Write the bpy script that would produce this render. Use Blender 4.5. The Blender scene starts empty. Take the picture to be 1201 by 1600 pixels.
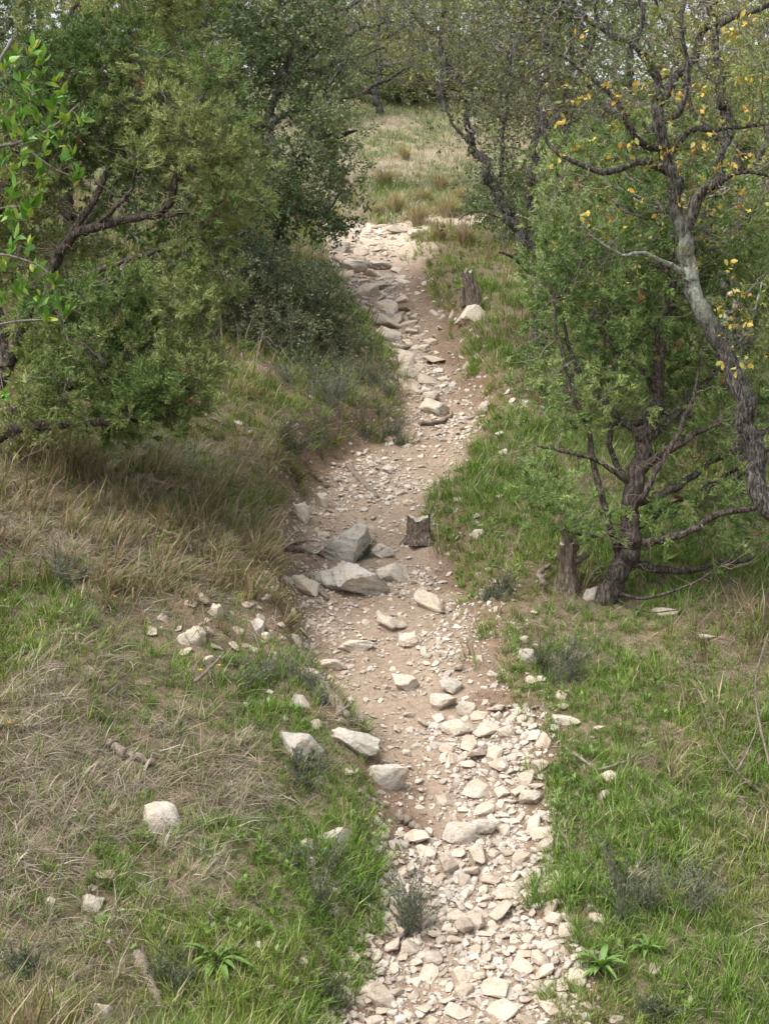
import bpy, bmesh, math
import numpy as np
from mathutils import Vector, Matrix
rng = np.random.default_rng(7)
SC = bpy.context.scene
COL = SC.collection

# ------------------------------------------------------------------ camera
CAM = np.array([0.0, 0.0, 1.65]); PITCH = math.radians(-3.0); FPX = 2300.0
cam_d = bpy.data.cameras.new('camera'); cam = bpy.data.objects.new('camera', cam_d); COL.objects.link(cam)
cam.location = CAM; cam.rotation_euler = (math.radians(90) + PITCH, 0, 0)
cam_d.sensor_fit = 'HORIZONTAL'; cam_d.sensor_width = 36.0; cam_d.lens = FPX / 1201 * 36
cam_d.clip_start = 0.05; cam_d.clip_end = 2000
SC.camera = cam
# ------------------------------------------------------------------ sky, sun, exposure
SUN_EL, SUN_AZ = math.radians(56), math.radians(-130)      # azimuth measured from +Y towards +X
world = bpy.data.worlds.new('World'); SC.world = world; world.use_nodes = True
wn, wl = world.node_tree.nodes, world.node_tree.links
wn.clear()
wo = wn.new('ShaderNodeOutputWorld'); wb = wn.new('ShaderNodeBackground'); sky = wn.new('ShaderNodeTexSky')
sky.sky_type = 'NISHITA'; sky.sun_disc = False; sky.sun_elevation = SUN_EL; sky.sun_rotation = SUN_AZ
sky.dust_density = 4.0; sky.air_density = 1.0; sky.altitude = 300
hs = wn.new('ShaderNodeHueSaturation'); hs.inputs['Saturation'].default_value = 0.30   # thin white cloud
wl.new(sky.outputs[0], hs.inputs['Color']); wl.new(hs.outputs[0], wb.inputs['Color'])
wb.inputs['Strength'].default_value = 0.12
wl.new(wb.outputs[0], wo.inputs['Surface'])
sun_d = bpy.data.lights.new('sun', 'SUN'); sun = bpy.data.objects.new('sun', sun_d); COL.objects.link(sun)
sun_d.energy = 1.5; sun_d.angle = math.radians(38); sun_d.color = (1.0, 0.95, 0.87)
sdir = Vector((math.sin(SUN_AZ) * math.cos(SUN_EL), math.cos(SUN_AZ) * math.cos(SUN_EL), math.sin(SUN_EL)))
sun.rotation_euler = sdir.to_track_quat('Z', 'Y').to_euler(); sun.location = (-10, 0, 25)
SC.view_settings.view_transform = 'Standard'; SC.view_settings.look = 'None'
SC.view_settings.exposure = 1.42; SC.view_settings.gamma = 1.0
SC.render.engine = 'CYCLES'
SC.cycles.max_bounces = 6; SC.cycles.diffuse_bounces = 3; SC.cycles.transmission_bounces = 3; SC.cycles.glossy_bounces = 2
SC.cycles.transparent_max_bounces = 4

# ------------------------------------------------------------------ numeric helpers
def _h(ix, iy, s):
    n = (ix.astype(np.int64) * 374761393 + iy.astype(np.int64) * 668265263 + s * 974711) & 0x7fffffff
    n = ((n ^ (n >> 13)) * 1274126177) & 0x7fffffff
    return ((n ^ (n >> 16)) & 0xffff) / 65535.0
def vnoise(x, y, s=0):
    x = np.asarray(x, float); y = np.asarray(y, float)
    x0 = np.floor(x); y0 = np.floor(y); fx = x - x0; fy = y - y0
    fx = fx * fx * (3 - 2 * fx); fy = fy * fy * (3 - 2 * fy)
    a = _h(x0, y0, s); b = _h(x0 + 1, y0, s); c = _h(x0, y0 + 1, s); d = _h(x0 + 1, y0 + 1, s)
    return (a + (b - a) * fx) * (1 - fy) + (c + (d - c) * fx) * fy
def fbm(x, y, s=0, o=4):
    v = 0; a = 0.5; t = 0
    for k in range(o):
        v = v + a * vnoise(np.asarray(x) * 2 ** k + 13.7 * k, np.asarray(y) * 2 ** k - 7.1 * k, s + k); t += a; a *= 0.5
    return v / t
def sstep(a, b, x):
    t = np.clip((np.asarray(x, float) - a) / (b - a), 0, 1); return t * t * (3 - 2 * t)
def nrm(v):
    return v / np.maximum(np.linalg.norm(v, axis=-1, keepdims=True), 1e-9)
FW = np.array([0, math.cos(PITCH), math.sin(PITCH)]); UP = np.array([0, -math.sin(PITCH), math.cos(PITCH)])
def ray(px, py):
    px = np.asarray(px, float); py = np.asarray(py, float)
    return FW + UP * ((800 - py) / FPX)[..., None] + np.array([1.0, 0, 0]) * ((px - 600.5) / FPX)[..., None]
def at(px, py, d):
    return CAM + ray(px, py) * np.asarray(d, float)[..., None]

# ------------------------------------------------------------------ terrain
#            row   left  right px/m  stepL  slopeL stepR slopeR
PT = np.array([
    [1700, 540, 890, 345, 0.05, 0.26, 0.03, -0.04],
    [1600, 535, 888, 330, 0.05, 0.26, 0.03, -0.04],
    [1500, 555, 880, 312, 0.06, 0.26, 0.03, -0.04],
    [1400, 590, 868, 294, 0.08, 0.28, 0.03, -0.04],
    [1300, 618, 855, 277, 0.09, 0.30, 0.03, -0.04],
    [1200, 600, 835, 260, 0.12, 0.32, 0.04, -0.04],
    [1120, 540, 810, 245, 0.16, 0.36, 0.05, -0.05],
    [1050, 480, 772, 232, 0.26, 0.40, 0.06, -0.06],
    [980, 465, 755, 217, 0.30, 0.42, 0.10, -0.08],
    [900, 452, 735, 200, 0.28, 0.44, 0.15, -0.10],
    [850, 447, 705, 190, 0.26, 0.44, 0.14, -0.11],
    [800, 455, 690, 180, 0.28, 0.42, 0.08, -0.10],
    [760, 480, 705, 172, 0.32, 0.40, 0.04, -0.08],
    [720, 515, 738, 164, 0.30, 0.38, 0.05, -0.06],
    [660, 625, 765, 153, 0.16, 0.34, 0.12, -0.05],
    [600, 620, 752, 142, 0.14, 0.32, 0.22, -0.04],
    [540, 588, 718, 132, 0.14, 0.30, 0.26, -0.03],
    [480, 553, 692, 122, 0.14, 0.28, 0.24, -0.02],
    [430, 525, 668, 114, 0.14, 0.26, 0.18, -0.02],
    [380, 508, 645, 106, 0.10, 0.22, 0.10, -0.02],
    [348, 498, 655, 100, 0.06, 0.18, 0.04, 0.00]])
_d = FPX / PT[:, 3]
_c = at((PT[:, 1] + PT[:, 2]) / 2, PT[:, 0], _d)
_w = (PT[:, 2] - PT[:, 1]) / PT[:, 3] / 2
_far = at(np.array([640., 640, 650]), np.array([300., 245, 185]), FPX / np.array([88., 76, 62]))
_Y = np.concatenate([[-40, -8, 0, 3.2], _c[:, 1], _far[:, 1], [44, 55, 80, 200, 900]])
_z0 = _c[0, 2]
_Z = np.concatenate([[1.0, 0.2, 0.0, -0.75], _c[:, 2], _far[:, 2], [_far[-1, 2] + 1.8, _far[-1, 2] + 4.8, _far[-1, 2] + 11, _far[-1, 2] + 16, _far[-1, 2] + 10]])
_X = np.concatenate([[0.3, 0.3, 0.3, 0.4], _c[:, 0], [_c[-1, 0]] * 8])
_gy = np.concatenate([np.arange(-40, 60, 0.05), [80, 200, 900]])
def _smooth(v, n=15):
    k = np.hanning(n + 2)[1:-1]; k /= k.sum()
    return np.convolve(np.pad(v, n // 2, mode='edge'), k, mode='valid')
def _tab(v, n=15):
    g = np.interp(_gy, _Y, v); g[:-3] = _smooth(g[:-3], n); return g
def _ex(col, far=1.0):
    return np.concatenate([[col[0]] * 4, col, [col[-1] * far] * 8])
TZ = _tab(_Z, 17); TX = _tab(_X, 17); TW = _tab(_ex(_w), 13)
TsL, TkL, TsR, TkR = (_tab(_ex(PT[:, k], 0.0 if k in (4, 6) else 0.5), 17) for k in (4, 5, 6, 7))
Y_TOP = _c[-1, 1]
def path_uv(x, y):
    """signed offset from the path's edge line (negative = inside), and side"""
    cx = np.interp(y, _gy, TX); w = np.interp(y, _gy, TW)
    s = x - cx
    wob = 0.14 * (fbm(x * 2.0, y * 2.0, 3) - 0.5) * 2 + 0.08 * (vnoise(x * 7, y * 7, 9) - 0.5) * 2
    e = np.abs(s) - w + wob
    e = np.where(y > Y_TOP + 0.1, np.maximum(e, (y - Y_TOP - 0.25) + wob * 2), e)
    # the side branch that leaves to the right at the top of the climb
    e2 = np.abs(y - (Y_TOP - 0.15 + 0.12 * (x - _c[-1, 0]))) - 0.28 + wob
    e2 = np.where((x > _c[-1, 0]) & (x < 9), e2, 9.0)
    return np.minimum(e, e2), s
def H(x, y):
    x = np.asarray(x, float); y = np.asarray(y, float)
    z = np.interp(y, _gy, TZ); cx = np.interp(y, _gy, TX); w = np.interp(y, _gy, TW)
    s = x - cx
    wob = 0.10 * (vnoise(y * 2.1, x * 0.7, 21) - 0.5)
    l = np.maximum(-s - w + 0.06 + wob, 0); r = np.maximum(s - w + 0.06 + wob, 0)
    sL, kL, sR, kR = (np.interp(y, _gy, t) for t in (TsL, TkL, TsR, TkR))
    z = z + sL * sstep(0, 0.30, l) + kL * 5 * (1 - np.exp(-l / 5))
    z = z + sR * sstep(0, 0.25, r) + kR * 5 * (1 - np.exp(-r / 5))
    inside = 1 - np.clip(np.abs(s) / np.maximum(w, .05), 0, 1) ** 2
    z = z - 0.07 * inside * (y < Y_TOP + 1)
    off = sstep(0.0, 0.6, np.maximum(l, r))
    z = z + off * (0.22 * (fbm(x * 0.7, y * 0.7, 5, 3) - 0.5) + 0.10 * (fbm(x * 2.6, y * 2.6, 6, 3) - 0.5))
    z = z + 0.065 * (fbm(x * 8, y * 8, 8, 4) - 0.5) + 0.05 * (fbm(x * 2.2, y * 2.2, 12, 2) - 0.5)
    # worn ledges across the path
    led = 0.5 + 0.5 * np.sin(y * 4.1 + 1.5 * vnoise(x * 1.5, y * 0.8, 31) * 3)
    z = z + (1 - off) * 0.035 * led
    return z
def ground(px, py):
    """first point where the view ray through a pixel meets the terrain"""
    px = np.atleast_1d(np.asarray(px, float)); py = np.atleast_1d(np.asarray(py, float))
    r = ray(px, py); t = np.full(len(px), 3.0); done = np.zeros(len(px), bool)
    for _ in range(900):
        p = CAM + r * t[:, None]; g = p[:, 2] - H(p[:, 0], p[:, 1])
        done |= (g < 0.004) | (t > 60)
        if done.all(): break
        t = np.where(done, t, t + np.clip(g * 0.35, 0.004, 0.25))
    return CAM + r * t[:, None]
def G(px, py): return ground(px, py)[0]
def depth(p): return float((np.asarray(p) - CAM) @ FW)

# ------------------------------------------------------------------ mesh helpers
class MB:
    def __init__(self): self.v = []; self.f = []; self.c = []; self.n = 0
    def add(self, v, faces, c=None):
        v = np.asarray(v, float).reshape(-1, 3)
        for f in (faces if isinstance(faces, list) else [faces]):
            self.f.append(np.asarray(f, np.int64) + self.n)
        self.v.append(v); self.n += len(v)
        if c is None: c = (0.5, 0.5, 0.5)
        c = np.asarray(c, float)
        self.c.append(np.broadcast_to(c, (len(v), 3)) if c.ndim == 1 else c)
    def build(self, name, mat, parent=None, origin=(0, 0, 0), smooth=False):
        if not self.v: return None
        me = mesh_from(name, np.concatenate(self.v) - np.asarray(origin, float), self.f, np.concatenate(self.c), smooth)
        return link(name, me, mat, parent)
def mesh_from(name, v, faces, c=None, smooth=False):
    me = bpy.data.meshes.new(name)
    me.vertices.add(len(v)); me.vertices.foreach_set('co', v.astype(np.float32).ravel())
    faces = [f for f in faces if len(f)]
    li = np.concatenate([f.ravel() for f in faces]); cnt = np.concatenate([np.full(len(f), f.shape[1]) for f in faces])
    st = np.concatenate([[0], np.cumsum(cnt)[:-1]])
    me.loops.add(len(li)); me.loops.foreach_set('vertex_index', li.astype(np.int32))
    me.polygons.add(len(cnt)); me.polygons.foreach_set('loop_start', st.astype(np.int32))
    me.polygons.foreach_set('use_smooth', np.full(len(cnt), smooth))
    if c is not None:
        a = me.attributes.new('col', 'FLOAT_COLOR', 'POINT')
        a.data.foreach_set('color', np.concatenate([c, np.ones((len(c), 1))], 1).astype(np.float32).ravel())
    me.update(calc_edges=True); me.validate(); return me
def link(name, me, mat=None, parent=None, loc=None):
    o = bpy.data.objects.new(name, me); COL.objects.link(o)
    if mat is not None and me is not None and not me.materials: me.materials.append(mat)
    if parent is not None: o.parent = parent
    if loc is not None: o.location = loc
    return o
def tag(o, label=None, cat=None, group=None, kind=None):
    if label: o['label'] = label
    if cat: o['category'] = cat
    if group: o['group'] = group
    if kind: o['kind'] = kind
    return o
def empty(name, loc, label, cat, group=None):
    o = bpy.data.objects.new(name, None); COL.objects.link(o); o.location = tuple(loc)
    o.empty_display_size = 0.1
    return tag(o, label, cat, group)
def tubes(mb, P, R, sides=5, c=(0.5, 0.5, 0.5), rough=0.0, caps=False):
    """P (N,K,3) centre lines, R (N,K) radii"""
    P = np.asarray(P, float); R = np.asarray(R, float)
    if P.ndim == 2: P = P[None]; R = R[None]
    N, K, _ = P.shape
    if N == 0: return
    T = np.gradient(P, axis=1); T = nrm(T)
    tm = nrm(T.mean(1)); ref = np.where(np.abs(tm[:, 2:3]) > 0.8, np.array([[1., 0.2, 0]]), np.array([[0., 0.1, 1.]]))
    n1 = nrm(np.cross(T, ref[:, None, :])); n2 = np.cross(T, n1)
    a = np.arange(sides) * 2 * math.pi / sides
    rr = R[:, :, None] * (1 + rough * (rng.random((N, K, sides)) - 0.5) * 2) if rough else R[:, :, None] * np.ones((1, 1, sides))
    V = P[:, :, None, :] + rr[..., None] * (n1[:, :, None, :] * np.cos(a)[None, None, :, None] + n2[:, :, None, :] * np.sin(a)[None, None, :, None])
    k = np.arange(K - 1)[:, None]; s = np.arange(sides)[None, :]
    q = np.stack([k * sides + s, k * sides + (s + 1) % sides, (k + 1) * sides + (s + 1) % sides, (k + 1) * sides + s], -1).reshape(-1, 4)
    F = (q[None] + (np.arange(N) * K * sides)[:, None, None]).reshape(-1, 4)
    c = np.asarray(c, float)
    if c.ndim == 2: c = np.repeat(c, K * sides, 0)
    fl = [F]
    if caps:
        e = np.arange(sides)
        fl.append(((np.arange(N) * K * sides)[:, None] + (K - 1) * sides + e[None]))
        fl.append(((np.arange(N) * K * sides)[:, None] + e[::-1][None]))
    mb.add(V.reshape(-1, 3), fl, c)
def spline(pts, n):
    pts = np.asarray(pts, float); m = len(pts)
    p = np.vstack([2 * pts[0] - pts[1], pts, 2 * pts[-1] - pts[-2]])
    u = np.linspace(0, m - 1 - 1e-6, n); i = u.astype(int); t = (u - i)[:, None]
    a, b, c, d = p[i], p[i + 1], p[i + 2], p[i + 3]
    return 0.5 * ((2 * b) + (c - a) * t + (2 * a - 5 * b + 4 * c - d) * t ** 2 + (3 * b - a - 3 * c + d) * t ** 3)

# ------------------------------------------------------------------ instanced stuff (grass, gravel): points + template meshes
def gn_stuff(name, pos, rot, scl, col, templates, mat, label=None, cat=None, parent=None):
    """templates: list of (verts, [faces], colours); one object, its pieces instanced by geometry nodes"""
    me = bpy.data.meshes.new(name); N = len(pos)
    me.vertices.add(N); me.vertices.foreach_set('co', pos.astype(np.float32).ravel())
    for nm, ty, dat, key in (('rot', 'FLOAT_VECTOR', rot, 'vector'), ('scl', 'FLOAT', scl, 'value'), ('pick', 'INT', rng.integers(len(templates), size=N), 'value')):
        a = me.attributes.new(nm, ty, 'POINT'); a.data.foreach_set(key, np.asarray(dat, np.int32 if ty == 'INT' else np.float32).ravel())
    a = me.attributes.new('icol', 'FLOAT_COLOR', 'POINT'); a.data.foreach_set('color', np.concatenate([col, np.ones((N, 1))], 1).astype(np.float32).ravel())
    o = link(name, me, mat, parent)
    ng = bpy.data.node_groups.new(name + '_nodes', 'GeometryNodeTree'); n, l = ng.nodes, ng.links
    ng.interface.new_socket('Geometry', in_out='INPUT', socket_type='NodeSocketGeometry'); ng.interface.new_socket('Geometry', in_out='OUTPUT', socket_type='NodeSocketGeometry')
    gi = n.new('NodeGroupInput'); go = n.new('NodeGroupOutput'); ip = n.new('GeometryNodeInstanceOnPoints'); jn = n.new('GeometryNodeJoinGeometry')
    for k, (v, f, c) in reversed(list(enumerate(templates))):
        tm = mesh_from(name + '_piece', np.asarray(v, float), [np.asarray(x) for x in f], np.asarray(c, float)); tm.materials.append(mat)
        to = bpy.data.objects.new(name + '_piece', tm)
        oi = n.new('GeometryNodeObjectInfo'); oi.inputs[0].default_value = to; g2 = n.new('GeometryNodeGeometryToInstance')
        l.new(oi.outputs['Geometry'], g2.inputs[0]); l.new(g2.outputs[0], jn.inputs[0])
    def na(nm, ty):
        q = n.new('GeometryNodeInputNamedAttribute'); q.data_type = ty; q.inputs[0].default_value = nm; return [s for s in q.outputs if s.enabled][0]
    e2 = n.new('FunctionNodeEulerToRotation'); l.new(na('rot', 'FLOAT_VECTOR'), e2.inputs[0])
    l.new(gi.outputs[0], ip.inputs['Points']); l.new(jn.outputs[0], ip.inputs['Instance']); ip.inputs['Pick Instance'].default_value = True
    l.new(na('pick', 'INT'), ip.inputs['Instance Index']); l.new(e2.outputs[0], ip.inputs['Rotation']); l.new(na('scl', 'FLOAT'), ip.inputs['Scale'])
    l.new(ip.outputs[0], go.inputs[0])
    md = o.modifiers.new('scatter', 'NODES'); md.node_group = ng
    return tag(o, label, cat, kind='stuff')
def slope_euler(x, y, spin, k=1.0, e=0.08):
    dx = (H(x + e, y) - H(x - e, y)) / (2 * e) * k; dy = (H(x, y + e) - H(x, y - e)) / (2 * e) * k
    return np.stack([np.arctan(dy) , -np.arctan(dx), spin], -1), dx, dy
def euler_from(R):
    return np.stack([np.arctan2(R[:, 2, 1], R[:, 2, 2]), -np.arcsin(np.clip(R[:, 2, 0], -1, 1)), np.arctan2(R[:, 1, 0], R[:, 0, 0])], -1)

# ------------------------------------------------------------------ materials
def newmat(name):
    m = bpy.data.materials.new(name); m.use_nodes = True
    n, l = m.node_tree.nodes, m.node_tree.links
    return m, n, l, n['Principled BSDF'], n['Material Output']
def noise(n, l, scale, detail=6, rough=0.6, vec=None, dist=0):
    t = n.new('ShaderNodeTexNoise'); t.inputs['Scale'].default_value = scale; t.inputs['Detail'].default_value = detail
    t.inputs['Roughness'].default_value = rough; t.inputs['Distortion'].default_value = dist
    if vec is not None: l.new(vec, t.inputs['Vector'])
    return t
def ramp(n, l, fac, stops):
    r = n.new('ShaderNodeValToRGB'); e = r.color_ramp.elements
    while len(e) < len(stops): e.new(0.5)
    for k, (p, c) in enumerate(stops):
        e[k].position = p; e[k].color = (*c, 1) if len(c) == 3 else c
    l.new(fac, r.inputs[0]); return r
def mixc(n, l, a, b, fac, mode='MIX'):
    m = n.new('ShaderNodeMix'); m.data_type = 'RGBA'; m.blend_type = mode
    for sock, val in ((m.inputs[6], a), (m.inputs[7], b), (m.inputs[0], fac)):
        if hasattr(val, 'links'): l.new(val, sock)
        elif isinstance(val, (int, float)): sock.default_value = val
        else: sock.default_value = (*val, 1)
    return m.outputs[2]
def bump(n, l, h, strength, dist, bsdf, prev=None):
    b = n.new('ShaderNodeBump'); b.inputs['Strength'].default_value = strength; b.inputs['Distance'].default_value = dist
    l.new(h, b.inputs['Height'])
    if prev is not None: l.new(prev, b.inputs['Normal'])
    l.new(b.outputs[0], bsdf.inputs['Normal']); return b.outputs[0]
def attr(n, name='col'):
    a = n.new('ShaderNodeAttribute'); a.attribute_name = name; return a.outputs['Color']
def texco(n, k='Object'): return n.new('ShaderNodeTexCoord').outputs[k]
def geo_pos(n): return n.new('ShaderNodeNewGeometry').outputs['Position']

def inst_col(n, l, c):
    a = n.new('ShaderNodeAttribute'); a.attribute_type = 'INSTANCER'; a.attribute_name = 'icol'
    return mixc(n, l, c, a.outputs['Color'], 1.0, 'MULTIPLY')
def leaf_mat(name, trans=0.3, rough=0.5, spec=0.35, inst=False):
    m, n, l, b, o = newmat(name)
    c = attr(n)
    if inst: c = inst_col(n, l, c)
    l.new(c, b.inputs['Base Color']); b.inputs['Roughness'].default_value = rough
    b.inputs['Specular IOR Level'].default_value = spec
    t = n.new('ShaderNodeBsdfTranslucent')
    l.new(mixc(n, l, c, (1.0, 1.0, 0.45), 1.0, 'MULTIPLY'), t.inputs[0])
    mx = n.new('ShaderNodeMixShader'); mx.inputs[0].default_value = trans
    l.new(b.outputs[0], mx.inputs[1]); l.new(t.outputs[0], mx.inputs[2]); l.new(mx.outputs[0], o.inputs[0])
    return m
M_GRASS = leaf_mat('grass_blades', 0.32, 0.6, 0.2)
M_GRASSI = leaf_mat('grass_tufts', 0.32, 0.6, 0.2, inst=True)
M_LEAF = leaf_mat('leaf', 0.28, 0.45, 0.4)
M_JUN = leaf_mat('juniper_spray', 0.18, 0.6, 0.2)

def bark_mat(name, stops, lichen=None, sc=14):
    m, n, l, b, o = newmat(name)
    P = geo_pos(n)
    mp = n.new('ShaderNodeMapping'); mp.inputs['Scale'].default_value = (1, 1, 0.3); l.new(P, mp.inputs['Vector'])
    t = noise(n, l, sc * 2.2, 6, 0.7, mp.outputs[0], 0.5)
    col = ramp(n, l, t.outputs[0], stops).outputs[0]
    if lichen:
        t2 = noise(n, l, 9, 5, 0.75, P); r2 = ramp(n, l, t2.outputs[0], [(0.40, (0, 0, 0)), (0.50, (1, 1, 1))])
        t3 = noise(n, l, 40, 4, 0.6, P); r3 = ramp(n, l, t3.outputs[0], [(0.35, (.16, .18, .14)), (0.65, (.42, .45, .37))])
        # lichen only on the stretch of bark where the attribute says it grows
        a = attr(n); sep = n.new('ShaderNodeSeparateColor'); l.new(a, sep.inputs[0])
        mm = n.new('ShaderNodeMath'); mm.operation = 'MULTIPLY'; l.new(r2.outputs[0], mm.inputs[0]); l.new(sep.outputs[0], mm.inputs[1])
        col = mixc(n, l, col, r3.outputs[0], mm.outputs[0])
    l.new(col, b.inputs['Base Color']); b.inputs['Roughness'].default_value = 0.9; b.inputs['Specular IOR Level'].default_value = 0.2
    bump(n, l, t.outputs[0], 1.0, 0.02, b)
    return m
M_BARK_J = bark_mat('juniper_bark', [(0.38, (.022, .017, .014)), (0.50, (.075, .06, .05)), (0.66, (.20, .17, .145))], sc=24)
M_BARK_O = bark_mat('oak_bark', [(0.38, (.012, .010, .009)), (0.50, (.06, .053, .046)), (0.64, (.19, .175, .155))], lichen=True, sc=26)
M_TWIG = bark_mat('grey_twig', [(0.3, (.085, .072, .06)), (0.55, (.22, .195, .17)), (0.75, (.40, .365, .325))], sc=20)
M_DEAD = bark_mat('weathered_wood', [(0.3, (.12, .09, .065)), (0.55, (.27, .22, .175)), (0.8, (.44, .385, .32))], sc=22)
M_STUMP = bark_mat('stump_bark', [(0.32, (.045, .034, .026)), (0.52, (.15, .118, .09)), (0.72, (.36, .31, .26))], sc=26)
m, n, l, b, o = newmat('cut_wood'); M_CUT = m
t = noise(n, l, 40, 5, 0.6, geo_pos(n)); l.new(ramp(n, l, t.outputs[0], [(0.3, (.30, .26, .21)), (0.7, (.52, .48, .41))]).outputs[0], b.inputs['Base Color']); b.inputs['Roughness'].default_value = 0.9

def stone_mat(name, lo, mid, hi, use_attr=False, lich=0.3, bev=0, inst=False):
    m, n, l, b, o = newmat(name)
    P = geo_pos(n)
    t1 = noise(n, l, 11, 7, 0.65, P); t2 = noise(n, l, 60, 5, 0.6, P); t3 = noise(n, l, 4.5, 4, 0.55, P)
    col = ramp(n, l, t1.outputs[0], [(0.28, lo), (0.5, mid), (0.72, hi)]).outputs[0]
    if inst: col = mixc(n, l, col, inst_col(n, l, attr(n)), 0.75)
    elif use_attr: col = mixc(n, l, col, attr(n), 0.75)
    else:
        oi = n.new('ShaderNodeObjectInfo')
        tint = ramp(n, l, oi.outputs['Random'], [(0.0, (.72, .68, .63)), (0.25, (1.05, .985, .91)), (0.6, (.90, .855, .80)), (0.85, (1.08, 1.01, .925)), (1.0, (.66, .64, .61))]).outputs[0]
        col = mixc(n, l, col, tint, 1.0, 'MULTIPLY')
    if lich:
        lr = ramp(n, l, t3.outputs[0], [(0.52, (0, 0, 0)), (0.66, (1, 1, 1))]).outputs[0]
        f = n.new('ShaderNodeMath'); f.operation = 'MULTIPLY'; f.inputs[1].default_value = lich; l.new(lr, f.inputs[0])
        col = mixc(n, l, col, (.30, .285, .255), f.outputs[0])
    sp = ramp(n, l, t2.outputs[0], [(0.30, (.72, .68, .62)), (0.48, (1, 1, 1))]).outputs[0]
    col = mixc(n, l, col, sp, 0.7, 'MULTIPLY')
    l.new(col, b.inputs['Base Color']); b.inputs['Roughness'].default_value = 0.88; b.inputs['Specular IOR Level'].default_value = 0.25
    p0 = None
    if bev:
        bv = n.new('ShaderNodeBevel'); bv.samples = 4; bv.inputs['Radius'].default_value = bev; p0 = bv.outputs[0]
    t4 = noise(n, l, 26, 6, 0.7, P)
    p = bump(n, l, t1.outputs[0], 0.8, 0.03, b, p0); p = bump(n, l, t4.outputs[0], 0.8, 0.012, b, p); bump(n, l, t2.outputs[0], 0.6, 0.006, b, p)
    return m
M_STONE = stone_mat('path_limestone', (.36, .295, .235), (.50, .44, .375), (.60, .545, .48), lich=0.0, bev=.006)
M_RUBBLE = stone_mat('rubble_limestone', (.36, .285, .215), (.49, .415, .345), (.58, .515, .445), use_attr=True, lich=0.0)
M_GRAVEL = stone_mat('gravel_limestone', (.36, .285, .215), (.49, .415, .345), (.58, .515, .445), inst=True, lich=0.0)
M_ROCK = stone_mat('cream_rock', (.32, .25, .18), (.47, .395, .31), (.57, .50, .42), use_attr=True, lich=0.25)
M_ROCKG = stone_mat('grey_rock', (.26, .24, .21), (.44, .415, .375), (.58, .55, .50), use_attr=True, lich=0.35)

# soil: ground and path
def soil_mat(name):
    m, n, l, b, o = newmat(name)
    P = geo_pos(n)
    t1 = noise(n, l, 2.2, 6, 0.65, P); t2 = noise(n, l, 26, 6, 0.7, P); t3 = noise(n, l, 120, 4, 0.6, P)
    c = attr(n)
    v = ramp(n, l, t2.outputs[0], [(0.25, (.55, .50, .46)), (0.5, (1, 1, 1)), (0.75, (1.3, 1.27, 1.22))]).outputs[0]
    col = mixc(n, l, c, v, 0.9, 'MULTIPLY')
    v2 = ramp(n, l, t1.outputs[0], [(0.3, (.78, .74, .70)), (0.7, (1.15, 1.15, 1.15))]).outputs[0]
    col = mixc(n, l, col, v2, 0.8, 'MULTIPLY')
    vo = n.new('ShaderNodeTexVoronoi'); vo.inputs['Scale'].default_value = 55; l.new(P, vo.inputs['Vector'])
    pr = ramp(n, l, vo.outputs['Distance'], [(0.16, (1, 1, 1)), (0.30, (0, 0, 0))]).outputs[0]
    f = n.new('ShaderNodeMath'); f.operation = 'MULTIPLY'; f.inputs[1].default_value = 0.55; l.new(pr, f.inputs[0])
    col = mixc(n, l, col, (.50, .42, .33), f.outputs[0])
    l.new(col, b.inputs['Base Color']); b.inputs['Roughness'].default_value = 0.95; b.inputs['Specular IOR Level'].default_value = 0.15
    p = bump(n, l, t2.outputs[0], 0.8, 0.02, b); p = bump(n, l, pr, 0.5, 0.006, b, p); bump(n, l, t3.outputs[0], 0.6, 0.004, b, p)
    return m
M_SOIL = soil_mat('soil')
# ------------------------------------------------------------------ ground and footpath (one grid, split by the worn line)
def axis(dense_a, dense_b, step, lo, hi, grow=1.12):
    a = list(np.arange(dense_a, dense_b, step)); s = step; x = a[-1]
    while x < hi: s *= grow; x += s; a.append(x)
    s = step; x = a[0]; pre = []
    while x > lo: s *= grow; x -= s; pre.append(x)
    return np.array(pre[::-1] + a)
gx = axis(-2.6, 2.9, 0.041, -400, 400, 1.10)
_ys = [6.0]
while _ys[-1] < 27: _ys.append(_ys[-1] + max(0.039, 0.0039 * _ys[-1]))
s_ = 0.08; x_ = _ys[-1]; post = []
while x_ < 700: s_ *= 1.06; x_ += s_; post.append(x_)
s_ = 0.03; x_ = _ys[0]; pre = []
while x_ > -150: s_ *= 1.12; x_ -= s_; pre.append(x_)
gy = np.array(pre[::-1] + _ys + post)
XX, YY = np.meshgrid(gx, gy)
ZZ = H(XX, YY)
E, S = path_uv(XX, YY)
nx, ny = len(gx), len(gy)
V = np.stack([XX, YY, ZZ], -1).reshape(-1, 3)
# soil colours: pale trodden dust in the middle of the path, red-brown earth on the cut banks, dark litter elsewhere
dust = np.array([.285, .222, .166]); earth = np.array([.175, .122, .085]); litter = np.array([.165, .128, .088])
k1 = sstep(-0.30, 0.02, E + 0.25 * (fbm(XX * 1.7, YY * 1.7, 41) - 0.5))[..., None]
mid = sstep(14.2, 16.2, YY) * (1 - sstep(20.5, 23.0, YY)) * 0.5 * sstep(-0.1, 0.35, S / np.interp(YY, _gy, TW))
k1 = np.clip(k1 + mid[..., None], 0, 1)
k2 = sstep(0.05, 0.45, E + 0.2 * (fbm(XX * 2, YY * 2, 43) - 0.5))[..., None]
C = dust * (1 - k1) + earth * k1
top = sstep(20.0, 21.8, YY)[..., None] * (1 - k2)
C = C * (1 - 0.8 * top) + np.array([.50, .42, .33]) * 0.8 * top
C = C * (1 - k2) + litter * k2
far = sstep(23, 26, YY)[..., None]
C = C * (1 - far * k2) + np.array([.26, .215, .15]) * far * k2
C = C.reshape(-1, 3)
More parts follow.
